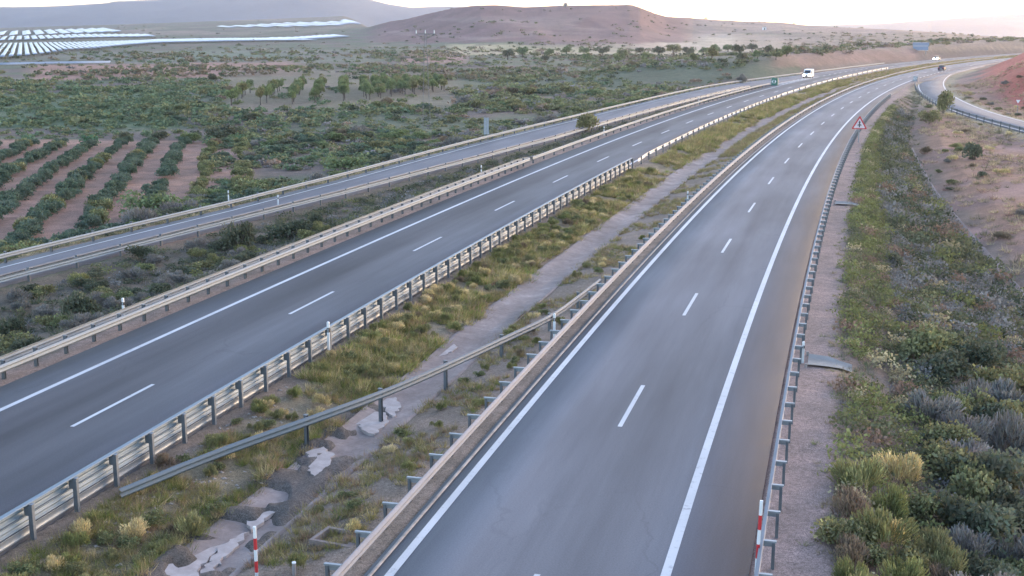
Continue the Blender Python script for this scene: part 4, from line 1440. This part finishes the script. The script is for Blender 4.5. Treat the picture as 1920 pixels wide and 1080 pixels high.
# right lower field
s, o, x, y = scatter_so(11000, 55, 330, lambda s: TOE(s) + 1.5, lambda s: TOE(s) + 32, 1.2)
rd, _, _ = ramp_dist(x, y)
k = (fbm(x / 5 + 2, y / 5, 3) > .47) & (rd > 3.8)
x, y = x[k], y[k]
c = pick([(.34, .27, .15), (.25, .19, .115), (.15, .13, .07), (.10, .10, .055), (.20, .13, .10)], [3.2, 2.5, 1.8, 1.8, 1.8], len(x))
small_plants('grass', np.stack([x, y, T(x, y)], -1), rng.uniform(.3, .85, len(x)), c, 'pale dry grass of the low field right of the embankment', 22, True, 15, .8, 1.3)
# strip between slip road and motorway
s, o, x, y = scatter_so(6500, 40, 300, lambda s: np.minimum(ON(s) + .9, 30.8), 31.0, 1.4)
k = fbm(x / 3 + 21, y / 3, 3) > .40
x, y = x[k], y[k]
c = pick([(.07, .085, .045), (.11, .115, .105), (.14, .13, .085), (.05, .065, .035), (.22, .19, .12)], [3, 2.6, 2, 2, .8], len(x))
small_plants('grass', np.stack([x, y, T(x, y)], -1), rng.uniform(.3, .65, len(x)), c, 'low grey-green scrub in the strip between slip road and motorway', 24, True, 16, .8, 1.3)

# --- stones on the near median
def stones():
    n = 700
    s, o, x, y = scatter_so(n, 33, 58, 42.6, 45.8)
    k = fbm(x / 1.6 + 60, y / 1.6, 2) > .5
    x, y = x[k], y[k]
    n = len(x)
    z = T(x, y)
    sz = rng.uniform(.025, .085, n)
    base = np.array([(1, 0, 0), (-1, 0, 0), (0, 1, 0), (0, -1, 0), (0, 0, 1), (0, 0, -1)], float)
    V = base[None] * rng.uniform(.6, 1.2, (n, 6, 1)) * sz[:, None, None] * np.array([1.2, 1, .7]) + rng.normal(size=(n, 6, 3)) * (sz * .15)[:, None, None] + np.stack([x, y, z], -1)[:, None]
    Ft = np.array([(0, 2, 4), (2, 1, 4), (1, 3, 4), (3, 0, 4), (2, 0, 5), (1, 2, 5), (3, 1, 5), (0, 3, 5)])
    Fq = (np.arange(n)[:, None, None] * 6 + Ft[None]).reshape(-1, 3)
    tag(link('rubble', np_mesh('rubble', V.reshape(-1, 3), Fq, M_STONE)), 'loose stones on bare soil beside the tall guardrail', 'stones', kind='stuff')
stones()

# --- embankment shrubs (right)
KW = {'green': 'yellow-green broom', 'olive': 'olive green', 'grey': 'grey twiggy', 'dark': 'dark green', 'brown': 'brown dry', 'straw': 'pale flowering', 'vine': 'blue-green', 'tree': 'mid-green'}
def place(name, n, s0, s1, of0, of1, sizer, bias=1.5, gap=.58, keep=None, tries=14000):
    pts = []
    cell = {}
    for _ in range(tries):
        if len(pts) >= n: break
        s = s0 + (s1 - s0) * random.random() ** bias
        lo, hi = of0(s), of1(s)
        if hi - lo < .2: continue
        f = random.random()
        o = lo + (hi - lo) * f
        size = sizer(f, s)
        if keep and not keep(s, o): continue
        x, y = (float(v) for v in A(s, o))
        ok = True
        for i in range(int(x // 3) - 1, int(x // 3) + 2):
            for j in range(int(y // 3) - 1, int(y // 3) + 2):
                for q in cell.get((i, j), ()):
                    if (x - q[0]) ** 2 + (y - q[1]) ** 2 < (gap * (size + q[2])) ** 2: ok = False
        if not ok: continue
        q = (x, y, size, f, s, o)
        cell.setdefault((int(x // 3), int(y // 3)), []).append(q)
        pts.append(q)
    P = np.array(pts)
    return P, T(P[:, 0], P[:, 1])

def joined_shrubs(name, P, Z, kinds, label, n_leaf, seed, hz=.9, leaf=.55):
    """the rest of a mass of shrubs, as one object"""
    base = {'green': (.12, .13, .05), 'dark': (.06, .07, .042), 'grey': (.13, .13, .118), 'olive': (.095, .10, .052), 'brown': (.15, .105, .075), 'straw': (.24, .21, .12)}
    cols = np.array([base[k] for k in kinds]) * rng.uniform(.85, 1.15, (len(P), 1))
    small_plants(name, np.stack([P[:, 0], P[:, 1], Z], -1), P[:, 2] * .95, cols, label, n_leaf, False, seed, hz, leaf)

def embankment():
    clear = lambda s, o: not (63.3 < s < 67.7 and o < 64.6) and not (111.5 < s < 114.5 and o < 63.8)
    P, Z = place('embankment', 1900, 33, 235, lambda s: 62.55, lambda s: float(TOE(s)) + .1, lambda f, s: (random.uniform(.34, .70) if f < .25 else random.uniform(.45, 1.1)) * (1.3 if s < 75 else 1.1 if s < 100 else 1.3), 1.35, .42, clear, 24000)
    def kind_of(f):
        w = ([('green', 5), ('olive', 3), ('straw', .7), ('brown', .6)] if f < .22 else [('grey', 4.4), ('dark', 4.6), ('olive', 3.0), ('green', .7), ('brown', .8), ('straw', .3)])
        return random.choices([a for a, _ in w], [b for _, b in w])[0]
    D = np.hypot(P[:, 0], P[:, 1])
    order = np.argsort(-P[:, 2] / D)
    for j in order[:290]:
        x, y, size, f, s, o = P[j]
        kind = kind_of(f)
        zone = 'level with the striped pole' if s < 49 else 'between striped pole and pale chute' if s < 64 else 'between the two drain chutes' if s < 113 else 'between the far chute and the warning sign' if s < 166 else 'beyond the warning sign'
        lev = 'at the gravel edge' if f < .25 else 'on mid slope' if f < .65 else 'low by the ditch'
        shrub((x, y, Z[j]), size * (1.15 if kind == 'grey' else 1.05), kind, f'{"large" if size > .75 else "small"} {KW[kind]} shrub {lev}, {zone}', 'shrubs on the right embankment', 1.15 if kind != 'grey' else 1.0, 'embankment_shrub')
    r = order[290:]
    joined_shrubs('shrubbery', P[r], Z[r], [kind_of(P[j, 3]) for j in r], 'mass of smaller shrubs filling the right embankment', 120, 41, 1.05, .40)
embankment()

# --- bushes and pale clumps of the low field right of the embankment
def low_field():
    P, Z = place('field', 150, 62, 300, lambda s: float(TOE(s)) + 2.0, lambda s: float(TOE(s)) + 26, lambda f, s: random.uniform(.45, 1.15), 1.1, .8, lambda s, o: float(ramp_dist(*[np.atleast_1d(v) for v in A(s, o)])[0][0]) > 4.6)
    for j in range(len(P)):
        x, y, size, f, s, o = P[j]
        kind = random.choices(['straw', 'olive', 'dark', 'grey', 'brown', 'green'], [4, 2.2, 1, 2, 1.6, .8])[0]
        zone = 'short of the warning sign' if s < 140 else 'by the warning sign' if s < 180 else 'near the slip road'
        lev = 'just past the ditch' if f < .25 else 'in the dry field' if f < .65 else 'far into the field'
        shrub((x, y, Z[j]), size, kind, f'{"large" if size > .8 else "small"} {KW[kind]} bush {lev}, {zone}', 'bushes in the low field on the right', .7, 'field_bush')
low_field()

# --- strip shrubs between slip road and motorway
def strip_shrubs():
    P, Z = place('strip', 900, 36, 292, lambda s: min(float(ON(s)) + 1.0, 30.4), lambda s: 30.7, lambda f, s: random.uniform(.4, .9) * (.65 if f > .88 else 1), 1.5, .52)
    D = np.hypot(P[:, 0], P[:, 1])
    order = np.argsort(-P[:, 2] / D)
    kk = lambda: random.choices(['dark', 'grey', 'olive', 'green'], [4, 2.6, 2.6, .6])[0]
    for j in order[:230]:
        x, y, size, f, s, o = P[j]
        kind = kk()
        zone = 'left of the white delineator' if s < 64 else 'short of the darkest bush' if s < 76 else 'right of the dark bushes' if s < 122 else 'beyond the guardrail bend'
        lev = 'by the slip road rail' if f < .3 else 'in mid strip' if f < .7 else 'by the cream guardrail'
        shrub((x, y, Z[j]), size, kind, f'{"large" if size > .65 else "small"} {KW[kind]} shrub {lev}, {zone}', 'shrubs in the strip beside the slip road', .85, 'roadside_shrub')
    r = order[230:]
    joined_shrubs('shrubbery', P[r], Z[r], [kk() for j in r], 'mass of smaller shrubs in the strip beside the slip road', 80, 42, .85, .48)
strip_shrubs()

# --- weed clumps in the median
def median_clumps():
    P, Z = place('median', 520, 36, 190, lambda s: 42.75, lambda s: 45.5, lambda f, s: random.uniform(.24, .5), 1.3, .5, lambda s, o: s > 60 or fbm(np.array(s / 3 + 5), np.array(o / 1.5), 2) > .52)
    Q, Y = place('median', 90, 36, 150, lambda s: 48.1, lambda s: 50.2, lambda f, s: random.uniform(.2, .36), 1.2, 1.1)
    P = np.concatenate([P, Q]); Z = np.concatenate([Z, Y])
    order = np.argsort(-P[:, 2] / np.hypot(P[:, 0], P[:, 1]))[:285]
    for j in order:
        x, y, size, f, s, o = P[j]
        kind = random.choices(['green', 'olive', 'straw', 'brown'], [4, 2.4, 1.5, .7])[0]
        zone = 'nearer than the crossing rail' if s < 50 else 'beside the crossing rail' if s < 68 else 'just beyond the crossing rail' if s < 100 else 'far up the median'
        side = 'below the tall guardrail' if o < 44 else 'beside the channel' if o < 46.8 else 'by the dusty guardrail'
        shrub((x, y, Z[j]), size, kind, f'{KW[kind]} weed clump {side}, {zone}', 'weed clumps in the median', 1.05, 'weed_clump')['category'] = 'weeds'
median_clumps()

# --- individual bushes one can point at
def big(px, py, w_px, h_px, kind, label, name='bush', lumps=1):
    p = hit(px, py)[0]
    D = math.sqrt(p[0] ** 2 + p[1] ** 2 + (CAM_H - p[2]) ** 2)
    r = w_px / 2 * D / F_PX / .92
    h = h_px * D / F_PX
    e = shrub(p, r, kind, label, None, h / r / 1.0, name, True)
    e['category'] = 'bush'
    return e
big(448, 472, 68, 64, 'dark', 'tall dark bush, darkest in the strip, behind the cream guardrail')
big(545, 452, 90, 52, 'dark', 'wide dark bush just right of the darkest bush behind the cream guardrail')
big(592, 425, 34, 34, 'dark', 'small dark bush at the right end of the dark group behind the cream guardrail')
big(268, 488, 56, 34, 'dark', 'low dark bush left of the darkest bush in the shrub strip')
big(150, 600, 78, 58, 'dark', 'round dark bush above the nearest cream guardrail by the white delineator')
big(20, 640, 60, 50, 'dark', 'dark green bush at the left edge above the cream guardrail')
big(1097, 248, 56, 40, 'olive', 'leafy green bush rising between slip road and motorway, hiding the road')
big(285, 408, 118, 62, 'tree', 'large round grey-green bush at the field edge beside the slip road')
big(650, 320, 90, 36, 'tree', 'wide green bush at the field edge above the middle of the slip road')
big(475, 366, 110, 34, 'olive', 'low spreading bush along the slip road right of the big round bush')
big(1825, 300, 50, 36, 'dark', 'dark round bush alone in the dry field at the right')
big(1768, 212, 42, 46, 'olive', 'feathery green tree at the nose of the right slip road')
big(1742, 232, 36, 30, 'olive', 'olive bush at the foot of the slip road nose')
big(1680, 498, 46, 26, 'dark', 'dark low shrub halfway up the right embankment')
big(1390, 156, 24, 17, 'grey', 'grey bush overhanging the far slip road guardrail near the gore')
big(397, 152, 22, 16, 'dark', 'lone dark bush in the reddish field beyond the green scrub')
big(235, 266, 26, 20, 'dark', 'dark bush at the top of the planted rows, left of centre')
big(300, 263, 34, 22, 'dark', 'dark bush among the planted rows under the round pale bush')
big(360, 268, 50, 24, 'tree', 'pale rounded bush at the head of the planted rows')
big(420, 262, 70, 30, 'dark', 'broad dark bush at the head of the planted rows')
big(1600, 650, 28, 14, 'straw', 'pale clump at the edge of the gravel verge')
big(355, 1008, 56, 42, 'green', 'bright green weed clump in the near median beside the concrete slabs')

# --- planted rows, left field
def vine_rows():
    h = math.radians(-12)
    dv = np.array([math.sin(h), math.cos(h)]); pvv = np.array([math.cos(h), -math.sin(h)])
    o0 = np.array([-29.0, 124.0])
    pts = []
    for k in range(-1, 13):
        c = -2.0 - 4.05 * k
        t = -34 - 2.0 * max(0, k)
        while t < 62:
            step = random.uniform(1.35, 1.9)
            t += step
            p = o0 + pvv * (c + random.gauss(0, .22)) + dv * t
            s, o = SO(np.array(p[0]), np.array(p[1]))
            if o > OF(s) - 4.5: continue
            pxx, pyy = to_px(p[0], p[1], -2.5)
            if pxx < -60 or pyy < 262: continue
            if random.random() < (.12 if k > 1 else .35): continue
            pts.append((p[0], p[1], random.uniform(.95, 1.45) if k > 0 else random.uniform(.8, 1.2), k, t))
    pts.sort(key=lambda q: q[1])
    a = pts[:300]; b = pts[300:]
    P = np.array([q[:2] for q in a]); Z = T(P[:, 0], P[:, 1])
    for q, z in zip(a, Z):
        kind = 'olive' if q[3] <= 0 else random.choices(['vine', 'olive'], [9, 1])[0]
        shrub((q[0], q[1], z), q[2], kind, f'{"blue-green" if kind == "vine" else "yellower"} bush in the {ORD[q[3] + 1]} planted row from the right, {"near the road" if q[4] < -5 else "halfway along" if q[4] < 22 else "far end"}', 'bushes of the planted rows', 1.15, 'row_bush')
    if b:
        P = np.array([q[:2] for q in b]); Z = T(P[:, 0], P[:, 1])
        small_plants('row_foliage', np.stack([P[:, 0], P[:, 1], Z], -1), np.array([q[2] for q in b]) * 1.05, pick([(.06, .11, .058), (.07, .12, .07)], [1, 1], len(b)), 'farther bushes of the planted rows', 260, False, 21, 1.15, .5)
vine_rows()

# --- orchard of almond-like trees
def orchard():
    h = math.radians(-7.2)
    dv = np.array([math.sin(h), math.cos(h)])
    f = np.stack(px_at(np.array([432.0, 520, 610, 682, 760, 832]), np.array([200.0, 198, 193, 190, 180, 170]), -3.0), -1)
    L = np.concatenate([[0], np.cumsum(np.linalg.norm(np.diff(f, axis=0), axis=1))])
    n = 13
    for ci, l in enumerate(np.linspace(0, L[-1], n)):
        p0 = np.array([np.interp(l, L, f[:, 0]), np.interp(l, L, f[:, 1])])
        depth = np.interp(l, [0, L[-1] * .4, L[-1]], [55, 75, 34])
        t = 0
        while t < depth:
            p = p0 + dv * t + np.array([random.gauss(0, .2), random.gauss(0, .3)])
            z = float(T(np.array([p[0]]), np.array([p[1]]))[0])
            tree((p[0], p[1], z), random.uniform(3.1, 4.1), random.uniform(1.3, 1.6), random.choices(['tree', 'olive'], [3, 1])[0], f'round-crowned orchard tree, {ORD[ci]} row from the left, {"front" if t < depth * .34 else "middle" if t < depth * .67 else "far end"}', 'orchard trees in rows')
            t += 6.2
orchard()

# --- line of trees along the pale field at the hill foot
def hedge_trees():
    xs = [(952, 112), (980, 108), (1022, 118), (1030, 108), (1062, 104), (1095, 104), (1100, 118), (1160, 120), (1168, 110), (1212, 118), (1235, 106), (1290, 108), (1300, 118), (1335, 112), (1340, 100), (1386, 104), (1392, 117), (1440, 100),
          (1262, 104), (1420, 112), (1455, 112), (1475, 106), (1130, 106), (1200, 104), (1365, 98), (1410, 98), (1318, 104)]
    for i, (a, b) in enumerate(xs):
        p = hit(a, b)[0]
        D = math.hypot(p[0], p[1])
        w = random.uniform(11, 17) * D / F_PX
        tree(p, w * 1.5, w, random.choices(['tree', 'dark', 'olive'], [2, 1.2, 1])[0], 'round tree in the loose line along the pale field below the hill', 'trees below the hill', 'field_tree', .15)
hedge_trees()

# --- scrub over the left fields: the 300 largest as things, the rest joined
def scrub():
    n = 15000
    u = rng.uniform(-.46, .42, n); yy = 75 * (900 / 75) ** rng.random(n)
    x = u * yy; y = yy
    s, o = SO(x, y)
    z = T(x, y)
    px, py = to_px(x, y, z)
    dens = fbm(x / 22 + 7, y / 22, 4)
    green = (px < 340) & (py > 168) & (py < 262)
    k = (o < OF(s) - 3.0) & ((dens > .37) | green | ((px > 400) & (py > 205) & (dens > .26)))
    k &= ~((px > -80) & (px < 385) & (py > 262) & (py < 470) & (x < -29) & (x > -95))           # planted rows
    k &= ~((px > 425) & (px < 850) & (py > 138) & (py < 206) & (rng.random(n) > .10))  # orchard
    k &= ~((px < 560) & (py > 122) & (py < 148) & (rng.random(n) > .25))
    k &= ~((px > 850) & (px < 1460) & (py > 84) & (py < 103) & (rng.random(n) > .1))
    k &= ~((px < 700) & (py < 122) & (rng.random(n) > .35))
    k &= ~((s > 300) & (o > 10))
    x, y, z, px, py, dens, green, s, o = (v[k] for v in (x, y, z, px, py, dens, green, s, o))
    size = rng.uniform(.6, 1.7, len(x)) * (1 + .25 * (py < 240)) * (.8 + (dens - .4) * 1.6)
    D = np.hypot(x, y)
    order = np.argsort(-size / D)
    kinds = ['vine', 'olive', 'tree', 'dark', 'grey', 'brown']
    wts = np.array([[3.2, 2.4, 2.6, 1.4, .9, .3], [.6, 3, 2.2, 1.0, 1.4, .8], [6, 1, 3, .6, .1, 0]])
    wi = np.where(green, 2, np.where(px < 800, 0, 1))
    for j in order[:295]:
        kind = random.choices(kinds, wts[wi[j]])[0]
        if px[j] < 430: zone = 'above the planted rows' if py[j] < 262 else 'beside the planted rows'
        elif px[j] < 800: zone = 'left of the pylon'
        elif px[j] < 912: zone = 'between pylon and sign board'
        else: zone = 'right of the sign board'
        gap = OF(s[j]) - o[j]
        lev = 'close to the guardrail' if gap < 9 else 'some way out' if gap < 30 else 'far out in the field'
        shrub((x[j], y[j], z[j]), size[j], kind, f'{"large" if size[j] > 1.3 else "small"} {KW[kind]} bush {lev}, {zone}', 'scrub bushes in the left field', .72, 'scrub_bush')
    r = order[295:]
    base = np.array([(.082, .112, .062), (.13, .13, .066), (.11, .125, .06), (.062, .072, .045), (.14, .13, .12), (.17, .125, .09)])
    ki = np.array([random.choices(range(6), wts[wi[j]] * np.array([1, 1, 1, .7, .5, .4]))[0] for j in r])
    small_plants('scrub', np.stack([x[r], y[r], z[r]], -1), size[r] * .95, base[ki] * rng.uniform(.85, 1.15, (len(r), 1)), 'mass of low scrub covering the fields left of the motorway', 56, False, 31, .75, .85)
    # hill and far right slopes
    n = 7000
    u = rng.uniform(-.42, .43, n); yy = 380 * (2600 / 380) ** rng.random(n)
    x = u * yy; y = yy
    s, o = SO(x, y); z = T(x, y); px, py = to_px(x, y, z)
    k = (fbm(x / 60 + 7, y / 60, 4) > .5) & ((o < 12) | (o > 75) | (s > 720)) & ~((px < 760) & (py < 100) & (rng.random(n) > .15)) & ~((px > 1190) & (px < 1470) & (py > 58) & (py < 92) & (rng.random(n) > .1))
    x, y, z = x[k], y[k], z[k]
    small_plants('scrub', np.stack([x, y, z], -1), rng.uniform(1.2, 3.2, len(x)), pick([(.10, .105, .055), (.13, .11, .07), (.07, .08, .045), (.15, .12, .09)], [2, 2, 1.5, 1], len(x)), 'sparse scrub on the far hills and ridges', 20, False, 32, .7, 1.2)
    # verge of pale grass on the field side of the slip road
    s, o, x, y = scatter_so(5200, 50, 320, lambda s: OF(s) - 6.5, lambda s: OF(s) - 1.0, 1.2)
    small_plants('grass', np.stack([x, y, T(x, y)], -1), rng.uniform(.3, .7, len(x)), pick([(.30, .25, .15), (.20, .17, .10), (.11, .12, .06), (.08, .10, .05)], [3, 2, 2, 1.5], len(x)), 'pale dry grass on the field side of the slip road', 22, True, 33, .8, 1.4)
    # dry grass and scrub beside the far carriageways and ramp
    s, o, x, y = scatter_so(5000, 300, 640, 42.7, 50.6, 1.0)
    small_plants('grass', np.stack([x, y, T(x, y)], -1), rng.uniform(.35, .75, len(x)), pick(GRASS, [2, 3, 2, .5, 1, 1], len(x)), 'dry yellow grass of the far median', 14, True, 34, .8, 2.2)
scrub()

# ------------------------------------------------------------------ haze
def haze():
    me = MB().box(-14000, 14000, -1500, 12500, -150, 260).mesh('haze', M_WHITE)
    me.materials.clear()
    m = bpy.data.materials.new('haze_air')
    m.use_nodes = True
    nt = m.node_tree
    nt.nodes.clear()
    out = nt.nodes.new('ShaderNodeOutputMaterial')
    v = nt.nodes.new('ShaderNodeVolumePrincipled')
    v.inputs['Color'].default_value = (.56, .57, .65, 1)
    v.inputs['Density'].default_value = .00009
    v.inputs['Anisotropy'].default_value = .72
    nt.links.new(v.outputs[0], out.inputs['Volume'])
    me.materials.append(m)
    tag(link('haze', me), 'thin morning haze over the whole landscape', 'haze', kind='stuff')
haze()

# ------------------------------------------------------------------ tell look-alikes apart by their order in depth
def number_labels():
    ones = ['', 'first', 'second', 'third', 'fourth', 'fifth', 'sixth', 'seventh', 'eighth', 'ninth', 'tenth', 'eleventh', 'twelfth', 'thirteenth', 'fourteenth', 'fifteenth', 'sixteenth', 'seventeenth', 'eighteenth', 'nineteenth']
    tens = {20: ('twentieth', 'twenty'), 30: ('thirtieth', 'thirty'), 40: ('fortieth', 'forty'), 50: ('fiftieth', 'fifty'), 60: ('sixtieth', 'sixty'), 70: ('seventieth', 'seventy'), 80: ('eightieth', 'eighty')}
    def word(n):
        if n < 20: return ones[n]
        a, b = tens[n // 10 * 10]
        return a if n % 10 == 0 else b + '-' + ones[n % 10]
    sets = {}
    for o in sc.objects:
        if o.parent is None and 'label' in o.keys() and o.get('kind') is None:
            sets.setdefault(o['label'], []).append(o)
    for lab, L in sets.items():
        if len(L) < 2 or len(L) > 89: continue
        if L[0].name.startswith('solar_row'):
            L.sort(key=lambda o: o.location.x / max(1, o.location.y))
            for i, o in enumerate(L):
                o['label'] = f'{word(i + 1)} from the left, {lab}'
            continue
        L.sort(key=lambda o: o.location.x ** 2 + o.location.y ** 2)
        for i, o in enumerate(L):
            w = 'nearest' if i == 0 else f'{word(i + 1)} nearest'
            if len((w + ' ' + lab).split()) <= 16:
                o['label'] = w + ' ' + lab
number_labels()
